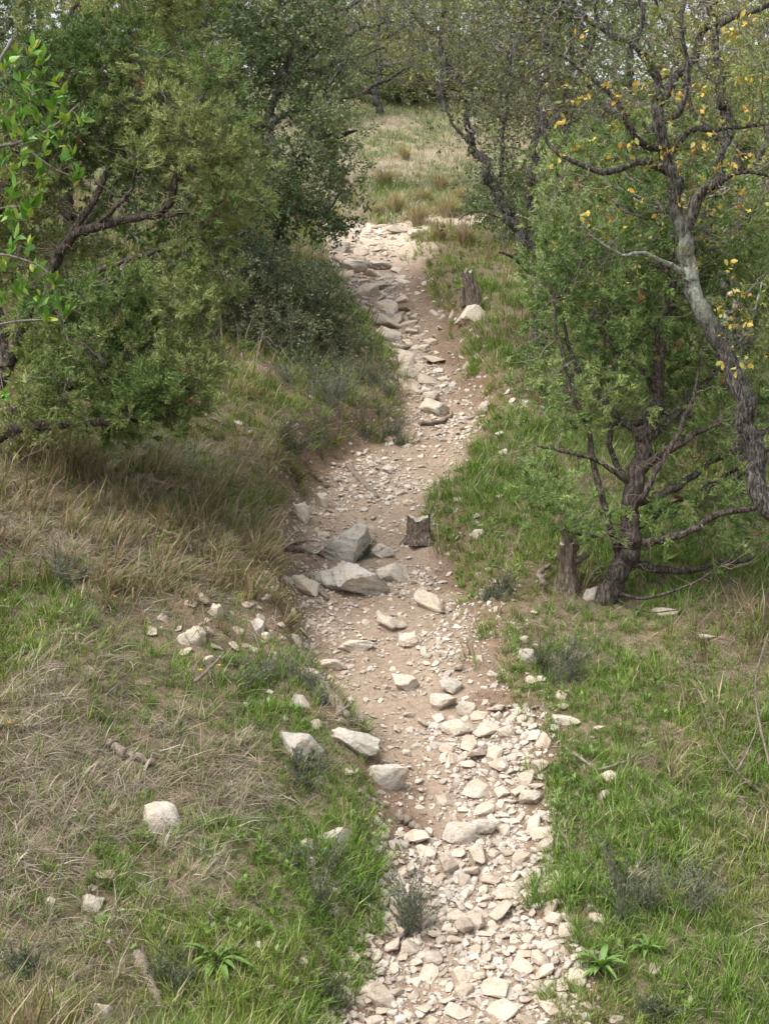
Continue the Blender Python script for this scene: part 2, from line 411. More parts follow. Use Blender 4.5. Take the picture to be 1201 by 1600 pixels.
i, j = np.meshgrid(np.arange(ny - 1), np.arange(nx - 1), indexing='ij')
Q = np.stack([i * nx + j, i * nx + j + 1, (i + 1) * nx + j + 1, (i + 1) * nx + j], -1).reshape(-1, 4)
Ec = E[:-1, :-1].ravel()
def sub(name, sel):
    q = Q[sel]; u, inv = np.unique(q, return_inverse=True)
    me = mesh_from(name, V[u], [inv.reshape(-1, 4)], C[u], True)
    return tag(link(name, me, M_SOIL), kind='structure')
ground_o = sub('ground', Ec >= 0.10)
path_o = sub('footpath', Ec < 0.10)
ground_o['label'] = 'brown earth of the hillside under the grass'
path_o['label'] = 'worn stony dirt footpath climbing the hillside'

# ------------------------------------------------------------------ stones
def hull_mesh(name, npts, flat, sd, bev=True):
    r = np.random.default_rng(sd)
    p = r.normal(size=(npts, 3)); p = nrm(p) * (0.80 + 0.2 * r.random((npts, 1)))
    p = np.sign(p) * np.abs(p) ** 0.72                       # boxier
    p *= np.array([0.5, 0.5 * r.uniform(0.6, 0.95), 0.5 * flat * r.uniform(0.8, 1.2)])
    bm = bmesh.new()
    for q in p: bm.verts.new(q)
    res = bmesh.ops.convex_hull(bm, input=bm.verts)
    bmesh.ops.delete(bm, geom=[g for g in set(res['geom_interior']) | set(res['geom_unused']) if isinstance(g, bmesh.types.BMVert)], context='VERTS')
    bmesh.ops.dissolve_limit(bm, angle_limit=math.radians(9), verts=bm.verts, edges=bm.edges)
    bmesh.ops.triangulate(bm, faces=bm.faces)
    me = bpy.data.meshes.new(name); bm.to_mesh(me)
    bm.verts.ensure_lookup_table(); vv = np.array([v.co[:] for v in bm.verts]); ff = np.array([[v.index for v in f.verts] for f in bm.faces])
    bm.free()
    return me, vv, ff
STONES = [hull_mesh('stone', 17 + k % 8, [0.34, 0.42, 0.55, 0.22, 0.28][k % 5], 100 + k) for k in range(28)]
for me, _, _ in STONES: me.materials.append(M_STONE)
PEBBLES = [hull_mesh('pebble', 8, 0.6, 300 + k)[1:] for k in range(8)]
FLAKES = [hull_mesh('flake', 9, 0.3, 340 + k)[1:] for k in range(6)]

def rot_rand(N, tilt):
    """random spin about z then a small random tilt: (N,3,3)"""
    a = rng.random(N) * 2 * math.pi; ca, sa = np.cos(a), np.sin(a); z = np.zeros(N); o = np.ones(N)
    Rz = np.stack([ca, -sa, z, sa, ca, z, z, z, o], -1).reshape(N, 3, 3)
    t = rng.normal(size=N) * tilt; ct, st = np.cos(t), np.sin(t)
    Rx = np.stack([o, z, z, z, ct, -st, z, st, ct], -1).reshape(N, 3, 3)
    t = rng.normal(size=N) * tilt; ct, st = np.cos(t), np.sin(t)
    Ry = np.stack([ct, z, st, z, o, z, -st, z, ct], -1).reshape(N, 3, 3)
    return Rx @ Ry @ Rz
def slope_mat(x, y, e=0.06):
    dx = (H(x + e, y) - H(x - e, y)) / (2 * e); dy = (H(x, y + e) - H(x, y - e)) / (2 * e)
    n_ = nrm(np.stack([-dx, -dy, np.ones_like(dx)], -1))
    u = nrm(np.cross(np.broadcast_to([0., 1, 0], n_.shape), n_)); w = np.cross(n_, u)
    return np.stack([u, w, n_], -1)

ROCKS = [  # px, py(base), width px, height px, spin deg, tone(0 cream..1 grey), flat-topped, label
    (553, 932, 132, 62, -22, .75, 'large long grey boulder with ochre stains lying across the path'),
    (541, 880, 92, 66, 30, .85, 'upright grey lichened boulder behind the long boulder, grass growing on it'),
    (597, 872, 36, 32, 10, .6, 'small grey stone beside the upright boulder, nearest the hollow stump'),
    (614, 906, 54, 36, -28, .8, 'grey slab with dark undercut edge propped beside the long boulder'),
    (669, 954, 58, 36, -20, .1, 'cream flat slab with broken edge right of the long boulder'),
    (612, 985, 52, 24, -8, .4, 'pale thin slab on the path below the long boulder'),
    (641, 1010, 40, 26, 20, .25, 'blunt cream stone below the pale thin slab in mid path'),
    (553, 1018, 62, 22, 4, .3, 'low wide cream slab in mid path above the ochre stone'),
    (476, 928, 46, 40, 60, .15, 'tan rock set in the left bank beside the long boulder'),
    (471, 814, 30, 40, -60, .2, 'tan pointed stone standing in the eroded left bank'),
    (503, 792, 26, 30, -60, .2, 'rounded tan stone above the pointed stone in the eroded bank'),
    (519, 1046, 42, 18, 0, .05, 'small cream slab near the left edge beside the wide slab'),
    (489, 1066, 52, 30, -42, .05, 'pale cream slab tilted on the left path edge above the fallen log'),
    (631, 1078, 50, 30, -18, .05, 'ochre cream stone alone in the middle of the path'),
    (705, 1084, 38, 34, 15, .9, 'grey triangular stone standing at the top of the rubble'),
    (692, 1108, 44, 28, 0, .2, 'tan blocky stone just below the grey triangular stone'),
    (728, 1116, 34, 30, 25, .0, 'cream angular stone right of the tan blocky stone'),
    (722, 1148, 62, 30, -8, .3, 'long pale stone at the head of the rubble'),
    (760, 1152, 48, 26, 12, .25, 'rounded pale stone right of the long pale stone'),
    (790, 1152, 30, 22, 0, .05, 'small cream stone at the right end of the rubble head'),
    (471, 1186, 84, 52, -25, .7, 'pale grey bedrock slab in the grass left of the path'),
    (556, 1176, 90, 46, -15, .55, 'white bedrock block on the left edge of the path'),
    (604, 1232, 62, 66, -40, .7, 'tall pale bedrock face dropping to the path beside the log'),
    (745, 1246, 60, 34, 12, .0, 'bright cream slab in the rubble above the brown block'),
    (718, 1316, 60, 42, 4, .7, 'brownish grey square block in the middle of the rubble'),
    (755, 1306, 42, 34, -25, .9, 'blue-grey stone leaning against the brownish square block'),
    (831, 1260, 42, 32, 10, .35, 'white pitted stone at the right edge of the rubble'),
    (957, 1224, 48, 28, -6, .1, 'boxy cream stone lying in the grass right of the path'),
    (946, 1246, 26, 20, 10, .1, 'small tan stone in front of the boxy stone in the grass'),
    (250, 1296, 70, 52, -30, .5, 'rounded grey boulder half buried in the dry grass at left'),
    (823, 1032, 30, 30, 20, .5, 'white stone beside the dark shrub right of the path'),
    (820, 1004, 22, 17, 0, .4, 'small white stone behind the dark shrub right of the path'),
    (745, 842, 27, 24, 10, .3, 'white stone in bright grass right of the hollow stump'),
    (756, 644, 17, 20, 0, .4, 'small grey-white stone at the right edge of the upper path'),
    (735, 500, 56, 34, 8, .0, 'white boulder in front of the split stump'),
    (604, 533, 52, 24, -15, .3, 'low tan rock ledge stone left of the upper path'),
    (601, 511, 56, 22, -20, .3, 'sloping tan ledge slab above the low ledge stone'),
    (572, 461, 42, 24, -10, .15, 'rounded cream boulder on the left of the upper path'),
    (545, 459, 28, 19, 10, .15, 'smaller tan boulder left of the rounded cream boulder'),
    (640, 590, 38, 22, 0, .3, 'tan stone in the middle of the upper path under the ledge'),
    (679, 646, 54, 34, -8, .3, 'pale rounded rock above the curved root'),
    (672, 626, 34, 16, 5, .2, 'thin pale slab behind the pale rounded rock'),
    (552, 424, 52, 26, -15, .55, 'grey ledge rock at the left edge near the top of the path'),
    (596, 420, 36, 15, -10, .3, 'small slab at the top of the path beside the ledge rock'),
    (530, 392, 38, 24, -25, .8, 'dark grey rock at the top left edge of the path'),
    (625, 362, 46, 14, -8, .2, 'long white slab where the path reaches the meadow'),
    (655, 368, 40, 13, -5, .1, 'white flat stone at the grassy corner by the meadow'),
    (746, 354, 30, 10, 0, .1, 'bright white stone on the far side path'),
    (303, 1005, 44, 46, -40, .35, 'large tan rock in the rubble heap on the left bank'),
    (336, 964, 26, 32, 50, .25, 'upright cream stone at the top of the left rubble heap'),
    (322, 992, 24, 24, 0, .5, 'rounded grey-white stone inside the left rubble heap'),
    (287, 1005, 26, 26, 0, .4, 'pale stone at the left end of the left rubble heap'),
    (325, 1033, 20, 14, 0, .1, 'small ochre stone below the left rubble heap'),
    (402, 984, 26, 26, 20, .5, 'greenish grey stone in the bank beside the grassy clod'),
    (416, 1000, 18, 18, 0, .1, 'small cream stone below the greenish grey bank stone'),
    (463, 1006, 18, 30, 70, .2, 'narrow cream stone under the roots of the left bank'),
    (927, 936, 36, 30, 10, .85, 'grey rock against the foot of the juniper trunk'),
    (1042, 962, 44, 16, -6, .3, 'flat pale rock in the grass beneath the juniper branches'),
    (1105, 1000, 34, 12, -15, .4, 'flat grey-white stone in the brown grass at right'),
    (142, 1420, 46, 32, 10, .3, 'pale stone showing through the dead grass at lower left'),
    (522, 1318, 60, 44, -35, .55, 'pale weathered rock rib left of the rubble'),
    (470, 1106, 40, 24, -20, .6, 'white rounded stone left of the fallen log'),
    (551, 1275, 12, 18, 0, .1, 'small white stone on the bank above the rock rib'),
    (150, 1588, 52, 30, 0, .3, 'pale flat stone at the bottom left corner grass'),
    (885, 1132, 46, 14, 0, .2, 'flat cream stone in the sparse grass right of the path'),
    (845, 1202, 30, 14, 0, .1, 'flat cream stone beside the grass edge above the white pitted stone'),
]
ROCK_XY = []
def rock(px, py, w, h, spin, tone, label, sd):
    r = np.random.default_rng(sd)
    g = G(px, py)
    if py < 620 and px > 1100:                       # behind the oak: stands on the slope at its foot
        g = at(px, py, 12.6); g[2] = H(g[0], g[1])
    sc = FPX / depth(g)
    W = w / sc; Ht = h / sc
    D = W * r.uniform(0.6, 0.8)
    bm = bmesh.new(); bmesh.ops.create_icosphere(bm, subdivisions=5 if w > 85 else 4, radius=1)
    v = np.array([q.co[:] for q in bm.verts]); f = np.array([[q.index for q in x.verts] for x in bm.faces]); bm.free()
    v = np.sign(v) * np.abs(v) ** 0.8
    for k in range(20):                                # chip flat faces off it
        nn = nrm(r.normal(size=3) * np.array([1, 1, 0.9])); dd = r.uniform(0.40, 0.72) if k < 8 else r.uniform(0.62, 0.9)
        s = v @ nn - dd; v = np.where((s > 0)[:, None], v - nn * s[:, None] * 0.97, v)
    v = v - (v.max(0) + v.min(0)) / 2; v = v / np.abs(v).max(0)
    q = v * 3.1 + r.random(3) * 50
    nz = fbm(q[:, 0] + q[:, 2], q[:, 1] - q[:, 2] * .7, sd, 4) - 0.5
    nz2 = fbm(q[:, 0] * 3 + q[:, 2] * 2, q[:, 1] * 3 + q[:, 2], sd + 3, 3) - 0.5
    nz3 = fbm(q[:, 0] * 8 + q[:, 2] * 5, q[:, 1] * 8 - q[:, 2] * 6, sd + 5, 3) - 0.5
    v = v * (1 + 0.30 * nz + 0.13 * nz2 + 0.06 * nz3)[:, None]
    v = v / np.abs(v).max(0)
    v = v * np.array([W / 2, D / 2, Ht * 0.52])
    a = math.radians(spin)
    if abs(spin) <= 45:                               # roll in the picture plane like the photo's rock, spun a little in plan
        ca, sa = math.cos(a * 0.8), math.sin(a * 0.8)
        v = v @ np.array([[ca, 0, sa], [0, 1, 0], [-sa, 0, ca]])
    b2 = r.uniform(-.4, .4); cb, sb = math.cos(b2), math.sin(b2)
    v = v @ np.array([[cb, sb, 0], [-sb, cb, 0], [0, 0, 1]])
    c = np.array([g[0], g[1] + D * 0.25, 0]); c[2] = H(c[0], c[1]) + Ht * (0.20 if path_uv(c[0], c[1])[0] < 0.05 else 0.06)
    cream = np.array([.54, .475, .395]); grey = np.array([.50, .47, .415])
    col = (cream * (1 - tone) + grey * tone) * r.uniform(0.9, 1.1) * (0.8 if tone >= .3 and float(path_uv(c[0], c[1])[0]) > .08 else 1.0)
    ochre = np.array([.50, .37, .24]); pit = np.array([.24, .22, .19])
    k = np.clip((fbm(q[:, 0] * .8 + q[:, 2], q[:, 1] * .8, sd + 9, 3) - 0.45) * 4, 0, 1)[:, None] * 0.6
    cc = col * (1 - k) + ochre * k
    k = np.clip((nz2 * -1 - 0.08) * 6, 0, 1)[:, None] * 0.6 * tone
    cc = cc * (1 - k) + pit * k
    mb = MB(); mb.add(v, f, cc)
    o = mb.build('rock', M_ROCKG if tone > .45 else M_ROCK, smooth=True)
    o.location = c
    tag(o, label, 'rock', 'rocks on and beside the footpath')
    ROCK_XY.append((c[0], c[1], W / 2, D / 2))
for k, (px, py, w, h, spin, tone, label) in enumerate(ROCKS): rock(px, py, w, h, spin, tone, label, 500 + k)
RX = np.array(ROCK_XY)

# loose stones of the path: big ones first, then fill
def clear_of_rocks(x, y, r, k=0.85):
    d = ((x - RX[:, 0]) / (RX[:, 2] + r)) ** 2 + ((y - RX[:, 1]) / (RX[:, 3] + r)) ** 2
    return d.min() > k
placed = []; cell = {}
def try_place(x, y, r, ov):
    ci, cj = int(x / 0.3), int(y / 0.3)
    for a in (-1, 0, 1):
        for b_ in (-1, 0, 1):
            for (X, Y_, R) in cell.get((ci + a, cj + b_), ()):
                if (X - x) ** 2 + (Y_ - y) ** 2 < ((R + r) * ov) ** 2: return False
    if not clear_of_rocks(x, y, r): return False
    cell.setdefault((ci, cj), []).append((x, y, r)); placed.append((x, y, r)); return True
Y_RUB = float(_c[list(PT[:, 0]).index(1120), 1]); Y_RUB2 = float(_c[list(PT[:, 0]).index(1300), 1])
def band(n_try, smin, smax, y0, y1, dens, ov=0.62, edge=0.0, power=2.0):
    y = rng.uniform(y0, y1, n_try); w = np.interp(y, _gy, TW); x = np.interp(y, _gy, TX) + rng.uniform(-1.2, 1.2, n_try) * w
    e, s = path_uv(x, y); sz = smin + (smax - smin) * rng.random(n_try) ** power
    ok = (e < edge) & (rng.random(n_try) < dens(x, y, s, w))
    o = np.argsort(-sz)
    for k in o:
        if ok[k]: try_place(x[k], y[k], sz[k] / 2, ov)
def d_rub(x, y, s, w):      # rubble field: full below Y_RUB2, right-hand half up to Y_RUB
    full = 1 - sstep(Y_RUB2 - .1, Y_RUB2 + .15, y)
    return np.clip(full + (1 - full) * sstep(-0.25, 0.25, s / w + 0.1), 0.06, 1)
band(900, 0.065, 0.165, 4.5, Y_RUB + .1, d_rub, 0.66, 0.04, 2.0)
band(8000, 0.025, 0.072, 4.5, Y_RUB + .1, d_rub, 0.60, 0.10, 1.4)
patch = lambda x, y, s, w: sstep(0.42, 0.62, fbm(x * 1.4, y * 1.4, 77, 3)) * (1 - sstep(-0.15, 0.05, np.abs(s) - w * 0.75))
band(500, 0.06, 0.17, Y_RUB, 16.0, lambda x, y, s, w: 0.16 * patch(x, y, s, w) + 0.02, 0.8, -0.08)
band(6000, 0.03, 0.075, Y_RUB, 16.0, lambda x, y, s, w: 0.8 * patch(x, y, s, w) + 0.13, 0.75, -0.04)
left = lambda x, y, s, w: 1 - sstep(-0.05, 0.55, s / w)
band(600, 0.13, 0.40, 16.0, Y_TOP + .2, lambda x, y, s, w: 0.8 * left(x, y, s, w), 0.72, -0.02)
band(3000, 0.06, 0.16, 16.0, Y_TOP + .2, lambda x, y, s, w: 0.75 * left(x, y, s, w) + 0.06, 0.7, 0.0)
# two little heaps of rubble on the left bank, and stones strewn into the edges of the grass
for (px, py, n_) in ((305, 985, 34), (420, 985, 26), (445, 1110, 10), (880, 1130, 12), (500, 1000, 8), (150, 1440, 10)):
    q = G(px, py)
    for k in range(n_): try_place(q[0] + rng.normal() * .13, q[1] + rng.normal() * .13, rng.uniform(.018, .055), .8)
for k in range(260):
    y = rng.uniform(5.5, 20); x = np.interp(y, _gy, TX) + rng.choice([-1, 1]) * (np.interp(y, _gy, TW) + abs(rng.normal()) * 0.22)
    try_place(x, y, rng.uniform(0.02, 0.055), 0.9)
PL = np.array(placed)
Rm = slope_mat(PL[:, 0], PL[:, 1]) @ rot_rand(len(PL), 0.26)
zs = H(PL[:, 0], PL[:, 1]) + PL[:, 2] * (0.05 + 0.32 * rng.random(len(PL))) * np.where(PL[:, 1] > 15.5, 0.25, 1.0)
show = PL[:, 2] / PL[:, 1]; vis = (PL[:, 1] > 6.3); order = np.argsort(-np.where(vis, show, 0))
pal = np.array([[.50, .435, .365], [.57, .51, .435], [.41, .34, .275], [.46, .43, .385], [.34, .30, .255], [.53, .45, .36]])
rub = MB()
for rank, k in enumerate(order):
    var = STONES[rng.integers(len(STONES))]; s = PL[k, 2] * 2 * np.array([1.08, 1.08, rng.uniform(0.75, 1.25)])
    if rank < 300:
        o = bpy.data.objects.new('stone', var[0]); COL.objects.link(o); o.parent = path_o
        M4 = np.eye(4); M4[:3, :3] = Rm[k] * s; M4[:3, 3] = (PL[k, 0], PL[k, 1], zs[k])
        o.matrix_basis = Matrix(M4.tolist())
    else:
        v = (var[1] * s) @ Rm[k].T + np.array([PL[k, 0], PL[k, 1], zs[k]])
        rub.add(v, var[2], pal[rng.integers(6)] * rng.uniform(0.85, 1.08))
r_o = rub.build('rubble', M_RUBBLE, path_o); r_o['kind'] = 'stuff'

# gravel and chips
N = 60000
y = 5.0 * (Y_TOP / 5.0) ** rng.random(N); w = np.interp(y, _gy, TW); x = np.interp(y, _gy, TX) + rng.uniform(-1.5, 1.5, N) * w
e, s = path_uv(x, y)
dn = np.where(y < Y_RUB, d_rub(x, y, s, w) * 0.8 + 0.25, 0.15 + 0.85 * sstep(0.40, 0.62, fbm(x * 1.4, y * 1.4, 77, 3)))
dn = dn * np.where(y > 14.5, 1 - .75 * sstep(-.1, .5, s / w), 1.0)
keep = (e < 0.40) & (rng.random(N) < dn * (1 - sstep(-0.15, 0.08, e) * 0.6) * (1 - sstep(0.0, 0.40, e) * .8))
x, y = x[keep], y[keep]; size = (0.007 + 0.030 * rng.random(len(x)) ** 2.5) * (0.6 + y / 16)
TP = [(v, [f], np.ones((len(v), 3))) for v, f in PEBBLES + FLAKES]
gn_stuff('gravel', np.stack([x, y, H(x, y) + size * .15], -1), euler_from(slope_mat(x, y) @ rot_rand(len(x), .35)), size, pal[rng.integers(len(pal), size=len(x))] * rng.uniform(.8, 1.1, (len(x), 1)), TP, M_GRAVEL, parent=path_o)
# ------------------------------------------------------------------ grass and low plants
def blades(mb, b, az, L, th0, th1, wid, col, tipcol=None):
    """bent ribbons; b base (N,3); az heading; th0/th1 tilt from vertical of the lower and upper half"""
    N = len(b)
    d = np.stack([np.cos(az), np.sin(az), np.zeros(N)], -1); up = np.array([0, 0, 1.0])
    m_ = b + (d * np.sin(th0)[:, None] + up * np.cos(th0)[:, None]) * (L * 0.52)[:, None]
    t_ = m_ + (d * np.sin(th1)[:, None] + up * np.cos(th1)[:, None]) * (L * 0.48)[:, None]
    a2 = az + math.pi / 2 + rng.normal(size=N) * 0.5
    s_ = np.stack([np.cos(a2), np.sin(a2), np.zeros(N)], -1) * (wid / 2)[:, None]
    Vv = np.stack([b - s_, b + s_, m_ + s_ * 0.8, m_ - s_ * 0.8, t_], 1)
    base = (np.arange(N) * 5)[:, None]
    q = base + np.array([[0, 1, 2, 3]]); t3 = base + np.array([[3, 2, 4]])
    if tipcol is None: tipcol = col
    cc = np.stack([col, col, (col + tipcol) / 2, (col + tipcol) / 2, tipcol], 1).reshape(-1, 3)
    mb.add(Vv.reshape(-1, 3), [q, t3], cc)

# where the photo shows green, straw and grey thatch: soft blobs on the ground
def blobs(lst):
    P = ground([q[0] for q in lst], [q[1] for q in lst])
    return P, np.array([q[2] for q in lst]), np.array([q[3] for q in lst])
GB = blobs([(760, 700, .6, .6), (790, 850, .7, .6), (900, 1080, .5, .5), (940, 1280, .6, .6), (880, 1190, .35, .3), (1000, 1130, .5, .3),
            (950, 1500, .5, .35), (1150, 1450, .6, .3), (1120, 1040, .45, -.45), (1010, 1190, .25, -.55), (1060, 1290, .3, -.35), (1120, 1320, .3, -.2),
            (1000, 960, .6, .05), (690, 790, .25, .7), (800, 620, .5, .4), (720, 400, .8, .15), (1150, 950, .5, -.2),
            (150, 780, 1.0, -.5), (280, 850, .7, -.55), (400, 870, .5, -.5), (50, 960, .5, .6), (390, 800, .35, .5), (270, 1080, .5, .4),
            (80, 1230, .6, -.55), (230, 1420, .5, -.3), (200, 1330, .3, .5), (560, 1330, .3, .7), (350, 1500, .4, .5), (480, 1450, .4, .55),
            (560, 1260, .2, .5), (30, 860, .4, -.3), (450, 640, .8, .25), (560, 660, .5, .45), (90, 1540, .4, -.4), (250, 950, .4, -.4), (440, 1140, .3, .4),
            (540, 1520, .25, -.1), (1000, 1560, .4, .2), (640, 200, 3.0, -.3), (640, 270, 2.0, -.2)])
def greenness(x, y):
    e, s = path_uv(x, y)
    g = np.where(s > 0, 0.90, 0.60) + 1.1 * (fbm(x * 1.1, y * 1.1, 51, 4) - 0.5) + 1.1 * (fbm(x * 3.5, y * 3.5, 55, 3) - 0.5)
    P, r, w = GB
    for k in range(len(r)):
        g = g + w[k] * np.exp(-((x - P[k, 0]) ** 2 + (y - P[k, 1]) ** 2 * 0.55) / (r[k] ** 2))
    return np.clip(g, 0, 1)
_rows = [1600, 1300, 1150, 1050, 980, 900, 850, 800, 760, 720, 690, 650, 600, 540, 480, 430, 380, 348]
BY = np.array([np.interp(r, PT[::-1, 0], _c[::-1, 1]) for r in _rows])
BL_ = [.07, .05, .03, .10, .13, .08, .08, .12, .13, .07, -.03, -.08, -.08, -.05, 0, .02, .02, 0]
BR_ = [.02, .02, 0, -.05, -.06, .01, .0, -.08, -.10, -.06, -.04, -.02, 0, 0, 0, 0, -.02, 0]
TONGUE = []
for (px, py, r, w) in [(692, 795, .20, 1), (672, 835, .12, 1), (700, 835, .16, .9), (850, 1395, .12, .8), (545, 1280, .15, .8), (590, 1205, .07, .8), (860, 1140, .10, .5), (640, 690, .10, .7), (612, 610, .12, .8), (650, 400, .25, .6)]:
    q = G(px, py); TONGUE.append((q[0], q[1], r, w))
def cover(x, y):
    """how thickly grass grows: none on the worn path, ragged at its edge, thin in bare spots"""
    e, s = path_uv(x, y)
    bank = np.where(s < 0, np.interp(y, BY, BL_), np.interp(y, BY, BR_))
    c = sstep(-0.06, 0.05, e - bank + 0.36 * (fbm(x * 2.6, y * 2.6, 61, 3) - 0.5))
    bare = sstep(0.52, 0.68, fbm(x * 0.9, y * 0.9, 65, 3)) * 0.35
    for (px, py, r, w) in BARE: c = c * (1 - w * np.exp(-((x - px) ** 2 + (y - py) ** 2) / r ** 2))
    c = c * (1 - bare)
    for (px, py, r, w) in TONGUE: c = np.maximum(c, w * (np.exp(-((x - px) ** 2 + (y - py) ** 2) / r ** 2) > .4))
    dr = np.full(np.shape(x), 9.0)
    for (rx, ry, rw, rd) in ROCK_XY:
        dr = np.minimum(dr, ((x - rx) / (rw + .01)) ** 2 + ((y - ry) / (rd + .01)) ** 2)
    return c * (dr > np.where(e > .08, .55, .9))
BARE = []
for (px, py, r, w) in [(310, 985, .30, .85), (420, 985, .28, .8), (850, 1140, .30, .6), (490, 730, .3, .9), (460, 1000, .25, .8), (130, 1420, .18, .5), (590, 1280, .2, .6), (740, 960, .2, .8), (1040, 960, .3, .5), (738, 488, .22, .9), (886, 925, .14, .8)]:
    q = G(px, py); BARE.append((q[0], q[1], r, w))
def field(n, y0, y1, spread=0.34, p=0.0):
    """points inside the strip of hillside the photo shows and a step either side, thinner with distance"""
    y = y0 * (y1 / y0) ** rng.random(n); x = (rng.random(n) * 2 - 1) * (spread * y + 0.5)
    return x, y
dark_g = np.array([.075, .145, .025]); mid_g = np.array([.135, .240, .040]); lite_g = np.array([.23, .33, .07])
straw = np.array([.50, .42, .285]); tan = np.array([.36, .285, .19]); rust = np.array([.25, .18, .115]); ash = np.array([.50, .46, .385])
def pick(cs, n):
    w = rng.dirichlet(np.ones(len(cs)) * 0.6, n); return w @ np.array(cs)
def put(mb, x, y, h=0.0): return np.stack([x, y, H(x, y) - 0.008 + h], -1)
def fade(y): return np.clip(y / 10.0, 0.8, 2.6)          # blades stand for several where they are too far to tell apart

# templates: unit-height tufts; every blade carries its own light or dark shade of the tuft's colour
def tuft_templates(nt, nb, spread, th0s, droop, comb, wid, lmin=.45, drymix=.14, mixcol=(2.2, 1.35, 4.0)):
    out = []
    for t in range(nt):
        m = MB(); a = rng.random(nb) * 6.283; rr = spread * np.abs(rng.normal(size=nb)) * .6
        b = np.stack([rr * np.cos(a), rr * np.sin(a), np.full(nb, -.06)], -1)
        hd = a + rng.normal(size=nb) * .6 if comb == 0 else rng.normal(size=nb) * comb
        th0 = .05 + np.abs(rng.normal(size=nb)) * th0s; th1 = th0 + .1 + rng.random(nb) * droop
        c = np.ones((nb, 3)) * rng.uniform(.62, 1.3, (nb, 1)); dry = rng.random(nb) < drymix; c[dry] = c[dry] * np.array(mixcol)
        blades(m, b, hd, rng.uniform(lmin, 1.2, nb), th0, th1, wid * rng.uniform(.6, 1.3, nb), c, c * 1.15)
        out.append((np.concatenate(m.v), m.f, np.concatenate(m.c)))
    return out
def tufts(x, y, spin, lean=0.6):
    r, dx, dy = slope_euler(x, y, spin)
    # tilt of the whole tuft: partly along the slope normal, turned into the tuft's own spin
    cs, sn = np.cos(spin), np.sin(spin); gx_ = dx * cs + dy * sn; gy_ = -dx * sn + dy * cs
    Rz = np.zeros((len(x), 3, 3)); Rz[:, 0, 0] = cs; Rz[:, 0, 1] = -sn; Rz[:, 1, 0] = sn; Rz[:, 1, 1] = cs; Rz[:, 2, 2] = 1
    n_ = nrm(np.stack([-dx * lean, -dy * lean, np.ones_like(dx)], -1)); u = nrm(np.cross(np.broadcast_to([0., 1, 0], n_.shape), n_)); w = np.cross(n_, u)
    return euler_from(np.stack([u, w, n_], -1) @ Rz)
def far_scale(y): return np.clip(y / 11.0, 0.9, 1.7)

# 1 fine green grass in tufts
x, y = field(125000, 5.2, 27); g = greenness(x, y); c = cover(x, y)
k = rng.random(len(x)) < c * (0.28 + 0.95 * g ** 1.3)
x, y, g = x[k], y[k], g[k]; N = len(x)
L = (0.042 + 0.11 * rng.random(N) ** 2.0 * (0.3 + 1.4 * fbm(x * 1.3, y * 1.3, 71))) * np.where(g > .6, 1.15, .9) * far_scale(y) ** .6
tc = pick([dark_g, mid_g, lite_g, mid_g * .8], N); yl = sstep(.45, .65, fbm(x * .9, y * .9, 73, 3))[:, None]; tc = tc * (1 - .35 * yl) + np.array([.26, .27, .07]) * .35 * yl
gn_stuff('grass', put(None, x, y), tufts(x, y, rng.random(N) * 6.283), L, tc * rng.uniform(.8, 1.2, (N, 1)), tuft_templates(10, 11, .22, .30, .8, 0, .040), M_GRASSI, 'short green grass on both banks of the footpath', 'grass')

# 2 long dry grass in drooping tussocks combed downhill, 3 flattened straw between them
x, y = field(36000, 5.2, 25); g = greenness(x, y); c = cover(x, y)
k = rng.random(len(x)) < c * ((1 - g) ** 1.1 * 0.85 + .05)
x, y = x[k], y[k]; N = len(x)
warm = fbm(x * 0.5, y * 0.5, 81, 3) + np.where((x < -0.6) & (y > 9.3), 0.22, 0) + np.where((x > 1.2) & (y > 8.5), 0.15, 0)
w_ = sstep(0.45, 0.7, warm)[:, None]
tc = pick([straw, ash, tan, ash], N) * (1 - w_) + pick([tan, rust, straw, tan], N) * w_
big = rng.random(N) ** 2.2; tall = (0.07 + 0.24 * big) * (0.8 + 0.5 * w_[:, 0])
hd = np.arctan2(-0.75, np.where(path_uv(x, y)[1] < 0, 0.75, 0.1)) + rng.normal(size=N) * .8 + (fbm(x * 1.3, y * 1.3, 85, 2) - .5) * 5
P_a, R_a, S_a, C_a = put(None, x, y), tufts(x, y, hd), tall * far_scale(y) ** .6, tc * rng.uniform(.68, 1.08, (N, 1)) * np.where(x < 0, .88, .95)[:, None]
gn_stuff('dry_grass', P_a, R_a, S_a, C_a, tuft_templates(12, 16, .16, .45, 1.1, 1.1, .024, .45, .16, (.45, .72, .28)), M_GRASSI, 'long straw-coloured and brown dry grass in tussocks on the banks', 'dry grass')
x, y = field(30000, 5.2, 24); g = greenness(x, y); c = cover(x, y)
k = rng.random(len(x)) < c * (0.10 + 0.90 * (1 - g)); x, y = x[k], y[k]; N = len(x)
TH = []
for t in range(10):
    m = MB(); nb = 13; hd = rng.normal(size=nb) * .7; c = np.ones((nb, 3)) * rng.uniform(.55, 1.25, (nb, 1))
    b = np.stack([rng.normal(size=nb) * .35, rng.normal(size=nb) * .35, .02 + .16 * rng.random(nb)], -1)
    blades(m, b, hd, rng.uniform(.4, 1.4, nb), rng.uniform(1.1, 1.5, nb), rng.uniform(1.25, 1.85, nb), .03 * rng.uniform(.6, 1.3, nb), c); TH.append((np.concatenate(m.v), m.f, np.concatenate(m.c)))
gn_stuff('straw', put(None, x, y), tufts(x, y, rng.random(N) * 3 + fbm(x * 1.3, y * 1.3, 85, 2) * 8, 1.0), rng.uniform(.09, .19, N) * far_scale(y) ** .6, pick([ash, straw, tan, tan, rust, np.array([.42, .40, .36])], N) * rng.uniform(.55, 1.0, (N, 1)), TH, M_GRASSI, 'flattened pale straw lying between the grass tufts', 'straw')

